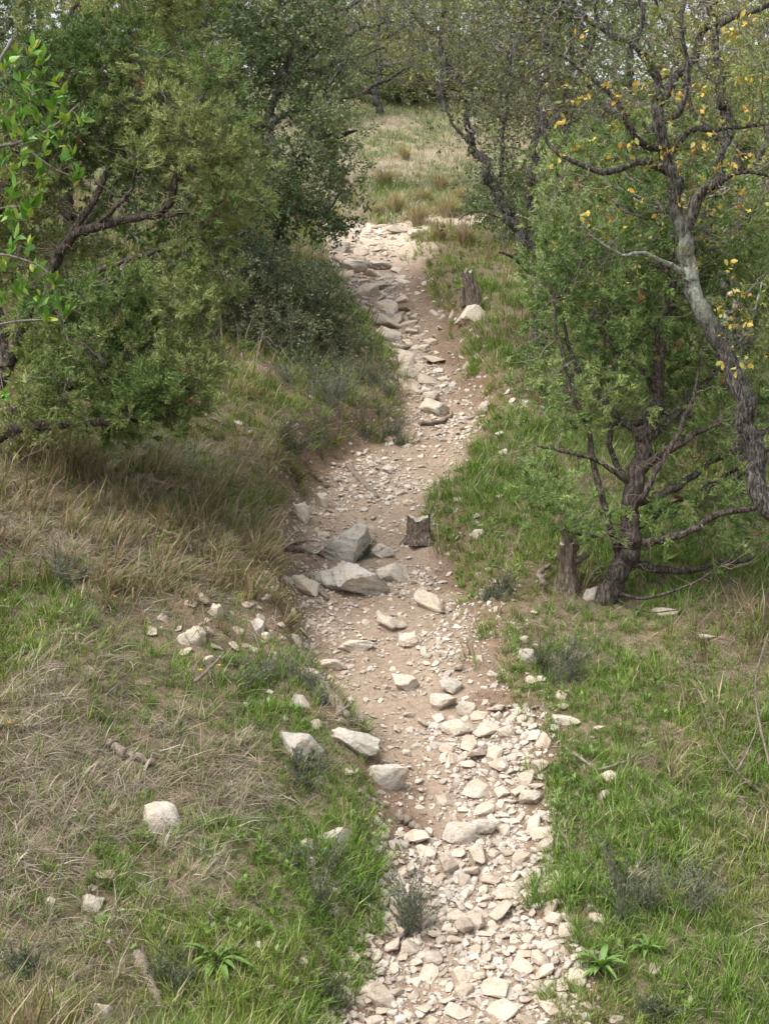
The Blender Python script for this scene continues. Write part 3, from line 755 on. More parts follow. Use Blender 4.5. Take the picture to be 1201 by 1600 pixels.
# 4 broad-leaved herbs low in the grass
hm = MB()
x, y = field(5200, 5.2, 20); g = greenness(x, y); c = cover(x, y)
k = rng.random(len(x)) < c * sstep(0.35, 0.8, g) * sstep(0.42, 0.58, fbm(x * 1.6, y * 1.6, 91, 3)); x, y = x[k], y[k]
nb = rng.integers(7, 14, len(x)); ti = np.repeat(np.arange(len(x)), nb); N = len(ti)
a = rng.random(N) * 6.283; rr = 0.005 + 0.03 * rng.random(N)
cc = pick([dark_g, mid_g, np.array([.085, .16, .04]), lite_g], len(x))[ti] * rng.uniform(.8, 1.25, (N, 1))
b_ = put(hm, x[ti] + rr * np.cos(a), y[ti] + rr * np.sin(a), 0.02 + 0.035 * rng.random(N))
L = rng.uniform(0.02, 0.05, N); th = rng.uniform(0.5, 1.4, N)
d = np.stack([np.cos(a) * np.sin(th), np.sin(a) * np.sin(th), np.cos(th)], -1); sd_ = np.stack([-np.sin(a), np.cos(a), np.zeros(N)], -1)
wd = (L * 0.27)[:, None]
Vv = np.stack([b_, b_ + d * (L * .5)[:, None] + sd_ * wd, b_ + d * L[:, None] - np.array([0, 0, .004]), b_ + d * (L * .5)[:, None] - sd_ * wd], 1)
hm.add(Vv.reshape(-1, 3), (np.arange(N) * 4)[:, None] + np.array([[0, 1, 2, 3]]), np.repeat(cc, 4, 0))
tag(hm.build('ground_cover', M_LEAF), 'low broad-leaved weeds growing among the grass', 'weeds', kind='stuff')

# 5 far meadow: pale mixed grass
N0 = 26000; y = rng.uniform(Y_TOP - 0.2, 52, N0); x = rng.uniform(-.24, .26, N0) * y
e, s = path_uv(x, y); k = e > 0.03; x, y = x[k], y[k]; N = len(x)
gg = sstep(0.42, 0.60, fbm(x * 0.9, y * 0.45, 95, 4))[:, None]
tc = pick([np.array([.50, .475, .42]), np.array([.44, .41, .37]), straw * 0.85, np.array([.40, .37, .335])], N) * (1 - gg) + pick([np.array([.22, .255, .13]), np.array([.29, .31, .19]), np.array([.18, .235, .13])], N) * gg
gn_stuff('meadow_grass', put(None, x, y), tufts(x, y, rng.random(N) * 6.283), rng.uniform(.09, .26, N), tc * rng.uniform(.8, 1.2, (N, 1)), tuft_templates(8, 10, .5, .4, 1.0, 0, .06, .45, .1, (.8, .8, .8)), M_GRASSI, 'pale grey-green meadow grass beyond the top of the path', 'grass')

# 6 tussocks of the far meadow
def tussock(px, py, wpx, hpx, warm, label):
    g = G(px, py); sc = FPX / depth(g); R_ = wpx / sc / 2; Hh = hpx / sc
    root = MB(); N = 320
    a = rng.random(N) * 6.283; th0 = np.abs(rng.normal(size=N)) * 0.35 + 0.05; th1 = th0 + 0.2 + rng.random(N) * 0.7
    c1 = pick([np.array([.37, .32, .23]), np.array([.30, .26, .165]), straw, np.array([.25, .245, .135])], N) * (1 - warm) + pick([np.array([.26, .185, .135]), np.array([.34, .265, .20])], N) * warm
    rr = R_ * 0.35 * np.sqrt(rng.random(N))
    b = np.stack([rr * np.cos(a), rr * np.sin(a), H(g[0] + rr * np.cos(a), g[1] + rr * np.sin(a)) - g[2] - 0.01], -1)
    blades(root, b, a, Hh * rng.uniform(.6, 1.25, N), th0, th1, np.full(N, 0.011), c1, c1 * 1.2)
    o = root.build('grass_tussock', M_GRASS); o.location = g
    tag(o, label, 'grass tussock', 'dry grass tussocks on the meadow')
for t in [(617, 334, 34, 42, .0, 'olive grass tussock standing at the top end of the path'),
          (652, 352, 38, 40, .45, 'brown grass tussock between the path top and the split stump'),
          (699, 338, 38, 42, .1, 'straw tussock on the meadow beside the thin oak limb'),
          (726, 382, 20, 34, .8, 'small rust-brown tussock nearest the thin oak'),
          (687, 376, 18, 26, .9, 'dark brown tussock above the green bank'),
          (588, 338, 26, 26, .1, 'low straw tussock on the meadow left of the olive tussock'),
          (632, 248, 26, 26, .0, 'olive tussock alone in the middle of the meadow'),
          (688, 300, 34, 34, .35, 'tan tussock in the middle right of the meadow'),
          (600, 290, 40, 32, .4, 'tan tussock on the left side of the meadow'),
          (546, 318, 48, 30, .8, 'reddish brown grass tussock under the dark oak foliage'),
          (660, 318, 26, 30, .3, 'straw tussock between the olive and brown tussocks'),
          (716, 318, 30, 32, .3, 'pale tussock at the right edge of the open meadow'),
          (522, 352, 24, 36, .3, 'dry grass tussock at the left corner where the path tops out')]:
    tussock(*t)

# leaf litter, twigs and bark scraps lying on the bare soil
N0 = 9000; y = 5.5 * (Y_TOP / 5.5) ** rng.random(N0); w = np.interp(y, _gy, TW); x = np.interp(y, _gy, TX) + rng.uniform(-1.7, 1.7, N0) * w
e, s = path_uv(x, y); k = (e < .5) & (rng.random(N0) < .06 + .6 * sstep(-.25, .1, e)); x, y = x[k], y[k]; N = len(x)
LT = []
for t in range(6):
    m = MB(); tubes(m, spline([[-.5, 0, .05], [0, rng.normal() * .12, .12], [.5, rng.normal() * .1, .05]], 4), np.array([.045, .05, .045, .03]), 4, (1, 1, 1)); LT.append((np.concatenate(m.v), m.f, np.concatenate(m.c)))
for t in range(4):
    q = np.array([[-.35, 0, .02], [0, .16, .10], [.4, 0, .03], [0, -.16, .08]]) * .7; LT.append((q, [np.array([[0, 1, 2, 3]])], np.ones((4, 3))))
gn_stuff('leaf_litter', put(None, x, y, .012), euler_from(slope_mat(x, y) @ rot_rand(N, .25)), rng.uniform(.02, .075, N), pick([np.array([.12, .085, .055]), np.array([.25, .19, .13]), np.array([.38, .33, .27]), np.array([.20, .12, .07])], N), LT, M_GRASSI, 'brown leaf litter and broken twigs on the bare soil', 'leaf litter')

# 7 small shrubs: stems with fine leaves
def shrub(px, py, wpx, hpx, cols, label, n=130, leafL=0.015, name='dwarf_shrub', group='dwarf shrubs in the grass'):
    g = G(px, py); sc = FPX / depth(g); R_ = wpx / sc / 2; Hh = hpx / sc * 1.05
    root = empty(name, g, label, 'shrub', group)
    nc = int(rng.integers(4, 8)); ca = rng.random(nc) * 6.283; cr = R_ * .75 * np.sqrt(rng.random(nc)); ch = rng.uniform(.45, 1.1, nc)
    k = rng.integers(nc, size=n); a = rng.random(n) * 6.283; th = np.abs(rng.normal(size=n)) * .55; L = Hh * ch[k] * rng.uniform(.4, 1.1, n)
    lean = rng.normal(size=(nc, 2)) * .35
    d = nrm(np.stack([np.cos(a) * np.sin(th) + lean[k, 0], np.sin(a) * np.sin(th) + lean[k, 1], np.cos(th)], -1))
    bx_ = cr[k] * np.cos(ca[k]) + rng.normal(size=n) * .012; by_ = cr[k] * np.sin(ca[k]) + rng.normal(size=n) * .012
    b = np.stack([bx_, by_, H(g[0] + bx_, g[1] + by_) - g[2] - .01], -1)
    K = 5; u = np.linspace(0, 1, K); bend = rng.normal(size=(n, 3)) * np.array([.3, .3, .08])
    P = b[:, None] + d[:, None] * (L[:, None] * u)[..., None] + bend[:, None] * (L[:, None] * u ** 2)[..., None]
    sm = MB(); tubes(sm, P, np.linspace(.0026, .001, K)[None] * np.ones((n, 1)), 3); sm.build('stem', M_TWIG, root)
    live = np.where(rng.random(n) < .78)[0]; P = P[live]; d = d[live]; n = len(live)
    m = 34; idx = (.25 + .75 * rng.random((n, m)) ** 0.8) * (K - 1); i0 = np.minimum(idx.astype(int), K - 2); fr = (idx - i0)[..., None]
    rows = np.arange(n)[:, None]; pp = (P[rows, i0] * (1 - fr) + P[rows, i0 + 1] * fr).reshape(-1, 3)
    ax = nrm(d[:, None] + rng.normal(size=(n, m, 3)) * 0.8).reshape(-1, 3)
    cc = np.repeat(pick(cols, n), m, 0) * rng.uniform(.7, 1.35, (n * m, 1))
    sd_ = nrm(np.cross(ax, rng.normal(size=ax.shape))); LL = (leafL * rng.uniform(.6, 1.5, len(ax)))[:, None]
    fm = MB(); V_ = np.stack([pp - sd_ * LL * .16, pp + ax * LL, pp + sd_ * LL * .16], 1)
    fm.add(V_.reshape(-1, 3), (np.arange(len(ax)) * 3)[:, None] + np.array([[0, 1, 2]]), np.repeat(cc, 3, 0)); fm.build('foliage', M_LEAF, root)
    return root
gg1 = [np.array([.09, .125, .065]), np.array([.135, .165, .10]), np.array([.07, .10, .045])]
gg2 = [np.array([.21, .225, .165]), np.array([.14, .165, .105])]
for s_ in [(512, 1392, 130, 95, gg1, 'dark grey-green dwarf shrub on the bank left of the rubble'),
           (868, 1058, 80, 70, gg1, 'dark dwarf shrub beside white stones right of the path'),
           (985, 1420, 105, 100, gg1, 'dark green dwarf shrub in lush grass at lower right'),
           (1078, 1410, 70, 80, gg2, 'thin grey-green shrub right of the lush-grass shrub'),
           (415, 1075, 130, 80, gg2, 'grey lavender-like shrub on the bank below the rubble heap'),
           (505, 1090, 60, 60, gg2, 'small grey shrub beside the fallen log'),
           (100, 915, 70, 70, gg2, 'grey-green shrublet in the dry grass at left'),
           (545, 640, 110, 90, [np.array([.055, .065, .045]), np.array([.10, .09, .075])], 'dark heathery shrub on the bank above the path bend'),
           (455, 710, 60, 60, gg1, 'dark shrublet with white flowers at the eroded bank'),
           (605, 685, 100, 60, gg1, 'pale shrublet overhanging the path bend'),
           (640, 1460, 60, 110, gg1, 'wispy shrub leaning over the left edge of the rubble'),
           (270, 1540, 80, 60, gg1, 'low grey-green shrub in the lower left grass'),
           (40, 1520, 70, 70, gg1, 'low dark shrub at the lower left border'),
           (480, 1210, 70, 50, gg1, 'low green shrublet in front of the grey bedrock slab'),
           (560, 870, 34, 34, [np.array([.12, .15, .06]), np.array([.10, .12, .06])], 'green sprig growing on the upright boulder'),
           (490, 620, 110, 80, gg2, 'grey-green shrub on the bank left of the dark heathery shrub'),
           (590, 610, 90, 70, gg1, 'green shrub pressing against the left edge of the upper path'),
           (510, 690, 90, 60, [np.array([.12, .15, .06]), np.array([.16, .18, .09])], 'olive shrub at the top of the eroded bank'),
           (1040, 1580, 80, 60, gg1, 'dark herb clump at the lower right border'),
           (780, 930, 60, 40, gg1, 'low herb at the grassy lip right of the path'),
           (515, 1560, 70, 45, gg1, 'low shrub at the bottom edge left of the rubble')]:
    shrub(*s_)

# 8 leafy rosettes
def rosette(px, py, wpx, label, n=22):
    g = G(px, py); sc = FPX / depth(g); R_ = wpx / sc / 2
    root = empty('rosette_plant', g, label, 'plant', 'leafy rosettes in the grass')
    K = 6; u = np.linspace(0, 1, K); prof = np.array([.25, .7, 1, .95, .6, 0.05])
    for k in range(n):
        a = rng.random() * 6.283; th = rng.uniform(.35, 1.25); L = R_ * rng.uniform(.7, 1.2)
        d = np.array([math.cos(a), math.sin(a), 0]); s = np.array([-math.sin(a), math.cos(a), 0]) * L * 0.11
        ctr = d * (L * np.sin(th + u * .5) * u)[:, None] + np.array([0, 0, 1]) * (L * np.cos(th + u * .6) * u + .02)[:, None]
        lf = ctr + s * prof[:, None] + np.array([0, 0, .008]) * prof[:, None]; rt = ctr - s * prof[:, None] + np.array([0, 0, .008]) * prof[:, None]
        V_ = np.concatenate([lf, ctr, rt]); q = []
        for j in range(K - 1): q += [[j, j + 1, K + j + 1, K + j], [K + j, K + j + 1, 2 * K + j + 1, 2 * K + j]]
        mb = MB(); mb.add(V_, np.array(q), np.array([.16, .27, .075]) * rng.uniform(.75, 1.3)); mb.build('leaf', M_LEAF, root, smooth=True)
rosette(338, 1512, 110, 'green strap-leaved rosette plant in the lower left grass', 26)
rosette(938, 1520, 90, 'pale green rosette plant at the right edge of the rubble', 20)
rosette(1010, 1490, 60, 'small leafy rosette right of the rubble edge rosette', 14)

# 9 flowers
def flower(px, py, col, label, up=0.10):
    g = G(px, py); g = G(px, py + up * FPX / depth(g) * 0.9)
    root = empty('wild_flower', g, label, 'flower', 'small wild flowers')
    mb = MB(); tubes(mb, spline([[0, 0, -.01], [.01, 0, up * .5], [0, 0, up]], 6), np.full(6, .0014), 4, (.12, .18, .05)); mb.build('stem', M_GRASS, root)
    for k in range(5):
        a = k * 1.2566 + rng.random() * .3; d = np.array([math.cos(a), math.sin(a), .35]); s = np.array([-math.sin(a), math.cos(a), 0]); L = .017
        mb = MB(); p0 = np.array([0, 0, up]); mb.add([p0, p0 + d * L * .6 + s * L * .45, p0 + d * L, p0 + d * L * .6 - s * L * .45], np.array([[0, 1, 2, 3]]), col); mb.build('petal', M_LEAF, root)
yel = (.80, .56, .02); ora = (.75, .35, .03)
flower(342, 1043, yel, 'bright yellow flower below the left rubble heap')
flower(313, 1050, yel, 'paler yellow flower left of the bright yellow one')
flower(15, 1133, ora, 'orange-yellow flower at the left border')
flower(66, 856, ora, 'orange flower in the brown grass above the grey shrublet')
flower(180, 935, ora, 'small orange flower in dry grass right of the grey shrublet')
flower(369, 767, yel, 'tiny yellow flower in the dry grass near the eroded bank')
flower(785, 840, (.55, .42, .62), 'tiny lilac flower in bright grass beside the white stone')
flower(447, 664, (.85, .85, .80), 'white flower cluster on the dark shrublet')

# ------------------------------------------------------------------ wood: stumps, roots, sticks
def wood(name, pts, r0, r1, label, cat, mat=None, sides=7, lift=0.4, rough=0.12, n=18, group=None):
    P = ground([p[0] for p in pts], [p[1] for p in pts]); sc = FPX / depth(P[0])
    R0, R1 = r0 / sc, r1 / sc
    P = spline(P, n); P[:, 2] = np.maximum(P[:, 2], H(P[:, 0], P[:, 1])) + np.linspace(R0, R1, n) * lift
    o0 = P[0].copy(); P = P + rng.normal(size=P.shape) * R0 * 0.18
    mb = MB(); tubes(mb, P - o0, np.linspace(R0, R1, n) * (1 + .15 * rng.normal(size=n)), sides, rough=rough, caps=True)
    o = mb.build(name, mat or M_DEAD, smooth=True); o.location = o0
    return tag(o, label, cat, group)
RG = 'bare roots and sticks on the path'
wood('tree_root', [(545, 730), (560, 750), (578, 765), (590, 778)], 6, 3, 'bare grey root slanting down the eroded left bank', 'root', group=RG)
wood('tree_root', [(655, 664), (675, 664), (692, 660), (705, 650), (698, 641)], 4, 3, 'curved hooked grey root on the upper path', 'root', lift=.9, group=RG)
wood('tree_root', [(462, 740), (480, 738), (495, 748), (512, 762)], 4, 3, 'pale forked root poking from the left bank', 'root', group=RG)
wood('tree_root', [(600, 538), (620, 545), (645, 542)], 5, 2.5, 'dark root under the low ledge stone', 'root', group=RG)
wood('tree_root', [(625, 494), (640, 498), (655, 500)], 4, 2, 'dark split root right of the sloping ledge slab', 'root', group=RG)
wood('tree_root', [(575, 416), (592, 420), (612, 419)], 5, 3, 'flat root between slabs near the top of the path', 'root', group=RG)
wood('stick', [(440, 858), (462, 862), (485, 868)], 5, 4, 'dark short stick left of the upright boulder', 'stick', M_STUMP, group=RG)
wood('stick', [(450, 850), (475, 846), (490, 846)], 3, 2, 'thin brown stick above the dark short stick', 'stick', group=RG)
wood('stick', [(485, 905), (498, 925), (512, 940)], 4, 3, 'pale stick leaning on the tan rock in the bank', 'stick', lift=1.2, group=RG)
wood('fallen_log', [(492, 1070), (512, 1088), (530, 1108), (545, 1125)], 11, 7, 'grey fallen log along the left edge of the path', 'log', M_DEAD, 9, .6)
wood('tree_root', [(620, 1275), (640, 1290), (660, 1302), (672, 1308)], 9, 4, 'brown root emerging from the bank beside the brown square block', 'root', group=RG)
wood('tree_root', [(560, 1240), (580, 1252), (604, 1262)], 6, 4, 'pale dead root below the tall bedrock face', 'root', group=RG)
wood('fallen_branch', [(296, 640), (310, 650), (330, 662), (350, 672)], 4, 2.5, 'pale bare branch end in the grass right of the juniper', 'branch', lift=3, group=RG)
wood('fallen_branch', [(170, 745), (200, 735), (225, 718)], 9, 5, 'dead grey log end under the left juniper', 'branch', lift=1.5, group=RG)
wood('fallen_branch', [(230, 760), (265, 768), (300, 774)], 5, 3, 'pale stick in the grass below the left juniper', 'branch', lift=2, group=RG)
wood('fallen_branch', [(232, 835), (262, 845), (292, 858), (300, 872)], 3, 2, 'thin curved twig in brown grass at left', 'branch', lift=5, group=RG)
wood('fallen_branch', [(190, 888), (215, 892), (240, 896)], 3, 2, 'short pale twig in brown grass below the curved twig', 'branch', lift=5, group=RG)
wood('fallen_branch', [(280, 908), (310, 916), (345, 918)], 4, 3, 'dark twig above the left rubble heap', 'branch', lift=3, group=RG)
wood('fallen_branch', [(895, 1188), (920, 1205), (935, 1212), (985, 1196)], 3, 2, 'thin dead twig behind the boxy stone', 'branch', lift=4, group=RG)
wood('fallen_branch', [(850, 930), (842, 915), (852, 902), (858, 895)], 5, 3, 'bleached curved branch left of the juniper stump', 'branch', lift=4, group=RG)
wood('fallen_branch', [(305, 1090), (330, 1060), (352, 1030)], 3, 1.5, 'pale dry stalk leaning beside the yellow flower', 'branch', lift=8, group=RG)
wood('fallen_log', [(170, 1170), (200, 1185), (240, 1200)], 9, 5, 'grey decayed wood in the grass above the rounded boulder', 'log', lift=.8)
wood('fallen_log', [(215, 1500), (235, 1540), (250, 1580)], 10, 6, 'grey decayed wood at the lower left', 'log', lift=.8)

def stump(name, px, py, wpx, hpx, lean, label, limbs=(), jag=0.12, splay=1.35):
    g = G(px, py); sc = FPX / depth(g); R_ = wpx / sc / 2; Hh = hpx / sc
    root = empty(name, g, label, 'stump')
    n, S_ = 9, 16
    u = np.linspace(-0.15, 1, n); ctr = np.stack([lean * Hh * u, np.zeros(n), Hh * u], -1)
    rad = R_ * (0.85 + (splay - 0.85) * np.exp(-np.maximum(u, 0) * 5))
    ang = np.arange(S_) * 2 * math.pi / S_
    gro = 1 + 0.16 * np.sin(ang * 5 + rng.random() * 6) + 0.10 * rng.normal(size=S_)
    V_ = ctr[:, None] + (rad[:, None] * gro[None] * (1 + .05 * rng.normal(size=(n, S_))))[..., None] * np.stack([np.cos(ang), np.sin(ang), 0 * ang], -1)[None]
    V_[-1, :, 2] += Hh * jag * rng.normal(size=S_)
    q = [[k * S_ + s, k * S_ + (s + 1) % S_, (k + 1) * S_ + (s + 1) % S_, (k + 1) * S_ + s] for k in range(n - 1) for s in range(S_)]
    mb = MB(); mb.add(V_.reshape(-1, 3), np.array(q)); mb.build('trunk', M_STUMP, root, smooth=False)
    cap = MB(); top = V_[-1] * 1.0; cen = top.mean(0) - np.array([0, 0, Hh * jag * .6]); cap.add(np.vstack([top, cen]), np.array([[s, (s + 1) % S_, S_] for s in range(S_)])); cap.build('cut_face', M_CUT, root)
    for (pts, r0, r1) in limbs:
        P = spline([[(q_[0] - px) / sc, q_[2] if len(q_) > 2 else 0, (py - q_[1]) / sc] for q_ in pts], 8)
        mb = MB(); tubes(mb, P, np.linspace(r0, r1, 8) / sc, 9, rough=.1); o = mb.build('limb', M_STUMP, root, smooth=True)
        t = nrm(P[-1] - P[-2]); n1 = nrm(np.cross(t, [0.1, 1, .2])); n2 = np.cross(t, n1); rr = r1 / sc * .97
        cm = MB(); cm.add(np.array([P[-1] + t * .003 + rr * (n1 * math.cos(a_) + n2 * math.sin(a_)) for a_ in ang]), np.array([list(range(S_))])); cm.build('cut_face', M_CUT, o)
    return root
stump('tree_stump', 654, 846, 36, 36, 0.04, 'hollow dark stump with pale rim at the path bend', jag=.16, splay=1.3)
stump('tree_stump', 738, 480, 19, 56, -0.16, 'split grey stump behind the white boulder', limbs=[([(747, 478), (743, 445), (738, 434)], 5, 4), ([(724, 478), (722, 462), (721, 450)], 5, 4)], jag=.06, splay=1.15)
stump('tree_stump', 886, 918, 30, 70, 0.0, 'dark chopped stump with sawn limbs left of the juniper trunk',
      limbs=[([(886, 860), (886, 840), (880, 826)], 9, 8), ([(888, 865), (897, 852), (902, 842)], 9, 9), ([(890, 880), (905, 874), (918, 866, .02)], 6, 5), ([(882, 876), (874, 872), (868, 868)], 5, 4)], jag=.03, splay=1.4)
# ------------------------------------------------------------------ trees
def gat(px, d):
    x = (px - 600.5) / FPX * d; y = d * math.cos(PITCH); return np.array([x, y, float(H(x, y))])
def tm_juniper(sd, size=0.10, shoots=5, per=8):
    r = np.random.default_rng(sd); V_ = []
    for s in range(shoots):
        a = r.random() * 6.283; th = 0.15 + 0.55 * r.random() * (s > 0); d = np.array([math.cos(a) * math.sin(th), math.sin(a) * math.sin(th), math.cos(th)])
        L = size * r.uniform(.6, 1.0); b0 = np.array([0, 0, size * .25 * r.random()])
        u = nrm(np.cross(d, r.normal(size=3))); w = np.cross(d, u)
        for k in range(per):
            t = (k + .5) / per; p = b0 + d * L * t; ph = r.random() * 6.283
            ax = nrm(d * 1.0 + (u * math.cos(ph) + w * math.sin(ph)) * 0.75); l_ = size * .34 * (1.15 - .6 * t); sd_ = nrm(np.cross(ax, r.normal(size=3))) * l_ * .13
            V_ += [p + sd_, p + ax * l_, p - sd_]
    V_ = np.array(V_); return V_, np.arange(len(V_)).reshape(-1, 3)
def tm_leaves(sd, leaf=0.045, n=7, spread=0.05, asp=0.5):
    r = np.random.default_rng(sd); V_ = []
    for k in range(n):
        a = r.random() * 6.283; th = r.uniform(.2, 1.5); ax = np.array([math.cos(a) * math.sin(th), math.sin(a) * math.sin(th), math.cos(th)])
        p = ax * spread * .3 * r.random() + np.array([0, 0, spread * (r.random() - .3)]); l_ = leaf * r.uniform(.65, 1.15)
        sd_ = nrm(np.cross(ax, r.normal(size=3))); nn = np.cross(ax, sd_)
        V_ += [p, p + ax * l_ * .5 + sd_ * l_ * asp / 2 + nn * l_ * .08, p + ax * l_, p + ax * l_ * .5 - sd_ * l_ * asp / 2 + nn * l_ * .08]
    V_ = np.array(V_); return V_, np.arange(len(V_)).reshape(-1, 4)
def frames(axv):
    z = nrm(axv); u = nrm(np.cross(z, rng.normal(size=z.shape))); return np.stack([u, np.cross(z, u), z], -1)
def stamp(mb, T, pos, axv, scale, col):
    ti = rng.integers(len(T), size=len(pos)); F = frames(axv)
    for t, (v, f) in enumerate(T):
        s = np.where(ti == t)[0]
        if not len(s): continue
        vv = np.einsum('nij,vj->nvi', F[s], v) * scale[s, None, None] + pos[s, None]
        fw = f.shape[1]; nq = len(v) // fw
        cc = np.repeat(col[s], nq, 0) * rng.uniform(.72, 1.28, (len(s) * nq, 1))
        mb.add(vv.reshape(-1, 3), (f[None] + (np.arange(len(s)) * len(v))[:, None, None]).reshape(-1, fw), np.repeat(cc, fw, 0))
T_JUN = [tm_juniper(k) for k in range(8)]
T_JUNF = [tm_juniper(20 + k, 0.16, 3, 5) for k in range(6)]
T_OAK = [tm_leaves(40 + k, .045, 6, .06) for k in range(6)]
T_SMALL = [tm_leaves(60 + k, .026, 9, .06, .55) for k in range(6)]
T_HOLM = [tm_leaves(50 + k, .040, 9, .08, .5) for k in range(6)]
T_FAR = [tm_leaves(70 + k, .085, 7, .16, .5) for k in range(6)]

def near_node(P, nodes, chunk=400):
    out = np.empty(len(P), int)
    for a in range(0, len(P), chunk):
        d = ((P[a:a + chunk, None] - nodes[None]) ** 2).sum(-1); out[a:a + chunk] = d.argmin(1)
    return out
def connect(P, nodes, nrad, K, r, tip, sag=0.15, wig=0.16):
    i = near_node(P, nodes); a = nodes[i]; L = np.linalg.norm(P - a, axis=1)
    c = (a + P) / 2 + rng.normal(size=P.shape) * (L * wig)[:, None] + np.array([0, 0, 1.0]) * (L * -sag)[:, None]
    u = np.linspace(0, 1, K)[None, :, None]
    Q_ = a[:, None] * (1 - u) ** 2 + 2 * c[:, None] * u * (1 - u) + P[:, None] * u ** 2
    Q_[:, 1:-1] += rng.normal(size=(len(P), K - 2, 3)) * (L * 0.035)[:, None, None]
    r0 = np.minimum(r * np.clip(L / 0.5, .55, 1.5), nrad[i] * 0.8)
    R_ = r0[:, None] * np.linspace(1, tip, K)[None]
    return Q_, R_
def sample_env(env, n, shell=0.0):
    ctr = np.array([at(e[0], e[1], e[2]) for e in env]); sc = np.array([FPX / e[2] for e in env])
    rad = np.array([[e[3] / s, e[5], e[4] / s] for e, s in zip(env, sc)]); w = np.array([(e[6] if len(e) > 6 else 1.0) for e in env]) * rad.prod(1) ** .8; w /= w.sum()
    k = rng.choice(len(env), n, p=w); q = nrm(rng.normal(size=(n, 3))) * (rng.random((n, 1)) ** (1 / 3) * (1 - shell) + shell)
    return ctr[k] + q * rad[k], k
def tree(name, label, base, limbs, env, T, cols, bark, fol_mat, n1=40, n2=250, n3=1500, per=2, puff=0.14, r1=.014, r2=.006, r3=.0028, scale=1.0,
         cat='tree', group=None, up=0.5, fol_frac=1.0, lich=None, zmin=0.04, twig_mat=None, tsides=3, hue=1.2, wood_part='trunk', bare=0):
    root = empty(name, base, label, cat, group)
    wb_ = MB(); nodes = []; nrad = []
    for (pts, r0, r_e) in limbs:
        W_ = np.array([p if (len(p) == 3 and isinstance(p, np.ndarray)) else at(*p) for p in pts]); L = np.linalg.norm(np.diff(W_, axis=0), axis=1).sum()
        K = int(np.clip(L / 0.045, 8, 90)); P = spline(W_, K); P += np.cumsum(rng.normal(size=P.shape), 0) * 0.0 + rng.normal(size=P.shape) * r_e * 0.5
        R_ = r_e + (r0 - r_e) * (1 - np.linspace(0, 1, K)) ** 0.8; R_ = R_ * (1 + .06 * rng.normal(size=K) + .16 * (vnoise(np.arange(K) * .35, np.full(K, r0 * 999), 3) - .5)); P = P + (np.stack([vnoise(np.arange(K) * .25, np.full(K, r0 * 777 + q_ * 5), 5) for q_ in range(3)], -1) - .5) * (r0 + r_e) * 1.1 * np.minimum(np.arange(K) / 4, 1)[:, None]
        cl = np.zeros((1, 3))
        if lich is not None:
            rows = np.array([800 - (q - CAM) @ UP / ((q - CAM) @ FW) * FPX for q in P]); cval = np.exp(-((rows - lich[0]) / lich[1]) ** 2) + 0.0
            S_ = 14; m0 = MB(); tubes(m0, P - base, R_, S_, rough=.10); wb_.add(m0.v[0], m0.f, np.repeat(np.stack([cval] * 3, -1), S_, 0))
        else: tubes(wb_, P - base, R_, 9, cl, rough=.07)
        nodes.append(P[1:]); nrad.append(R_[1:])
        if wood_part != 'trunk': wb_.build(wood_part, bark, root, smooth=True); wb_ = MB()
    wb_.build('trunk', bark, root, smooth=True)
    nodes = np.concatenate(nodes); nrad = np.concatenate(nrad); keep0 = nodes[:, 2] > H(nodes[:, 0], nodes[:, 1]) + 0.25; 
    if keep0.sum() > 3: nodes, nrad = nodes[keep0], nrad[keep0]
    limb_nodes, limb_rad = nodes, nrad
    tw = MB()
    def ok(P): return P[:, 2] > H(P[:, 0], P[:, 1]) + zmin
    P1, _ = sample_env(env, n1); P1 = P1[ok(P1)]
    Q1, R1 = connect(P1, nodes, nrad, 10, r1, .35); tubes(tw, Q1 - base, R1, 5, rough=.08)
    nodes = np.concatenate([nodes, Q1[:, 3:].reshape(-1, 3)]); nrad = np.concatenate([nrad, R1[:, 3:].ravel()])
    P2, _ = sample_env(env, n2); P2 = P2[ok(P2)]
    Q2, R2 = connect(P2, nodes, nrad, 6, r2, .4); tubes(tw, Q2 - base, R2, 3)
    nodes2 = Q2[:, 2:].reshape(-1, 3); nr2 = R2[:, 2:].ravel()
    ends = P2[rng.integers(len(P2), size=n3)]; P3 = ends + rng.normal(size=(n3, 3)) * puff; P3 = P3[ok(P3)]
    Q3, R3 = connect(P3, nodes2, nr2 * 1.2, 3, r3, .5, sag=0.05); tubes(tw, Q3 - base, R3, tsides)
    tw.build('branches', twig_mat or bark, root, smooth=True)
    dirs = nrm(Q3[:, -1] - Q3[:, -2]); fm = MB()
    if bare:                                        # leafless grey twigs around the limbs
        i_ = rng.integers(len(limb_nodes), size=bare); PB = limb_nodes[i_] + rng.normal(size=(bare, 3)) * np.array([.20, .16, .17]) + np.array([0, -.08, 0]); PB = PB[ok(PB)]
        QB, RB = connect(PB, limb_nodes, limb_rad, 7, .0048, .35, sag=-.05, wig=.25); bt = MB(); tubes(bt, QB - base, RB, 4)
        PC = PB[rng.integers(len(PB), size=bare)] + rng.normal(size=(bare, 3)) * .07; QC, RC = connect(PC, QB[:, 2:].reshape(-1, 3), RB[:, 2:].ravel(), 4, .003, .5, sag=0, wig=.3); tubes(bt, QC - base, RC, 3)
        bt.build('bare_twigs', M_DEAD, root, smooth=True)['kind'] = 'stuff'
    pos = []; ax = []
    for k in range(per):
        t = 1.0 if k == 0 else rng.uniform(.35, 1.0, (len(Q3), 1)); pos.append(Q3[:, 1] * (1 - t) + Q3[:, -1] * t); ax.append(nrm(dirs + np.array([0, 0, up]) + rng.normal(size=dirs.shape) * .55))
    pos = np.concatenate(pos); ax = np.concatenate(ax); s = rng.random(len(pos)) < fol_frac; pos, ax = pos[s], ax[s]
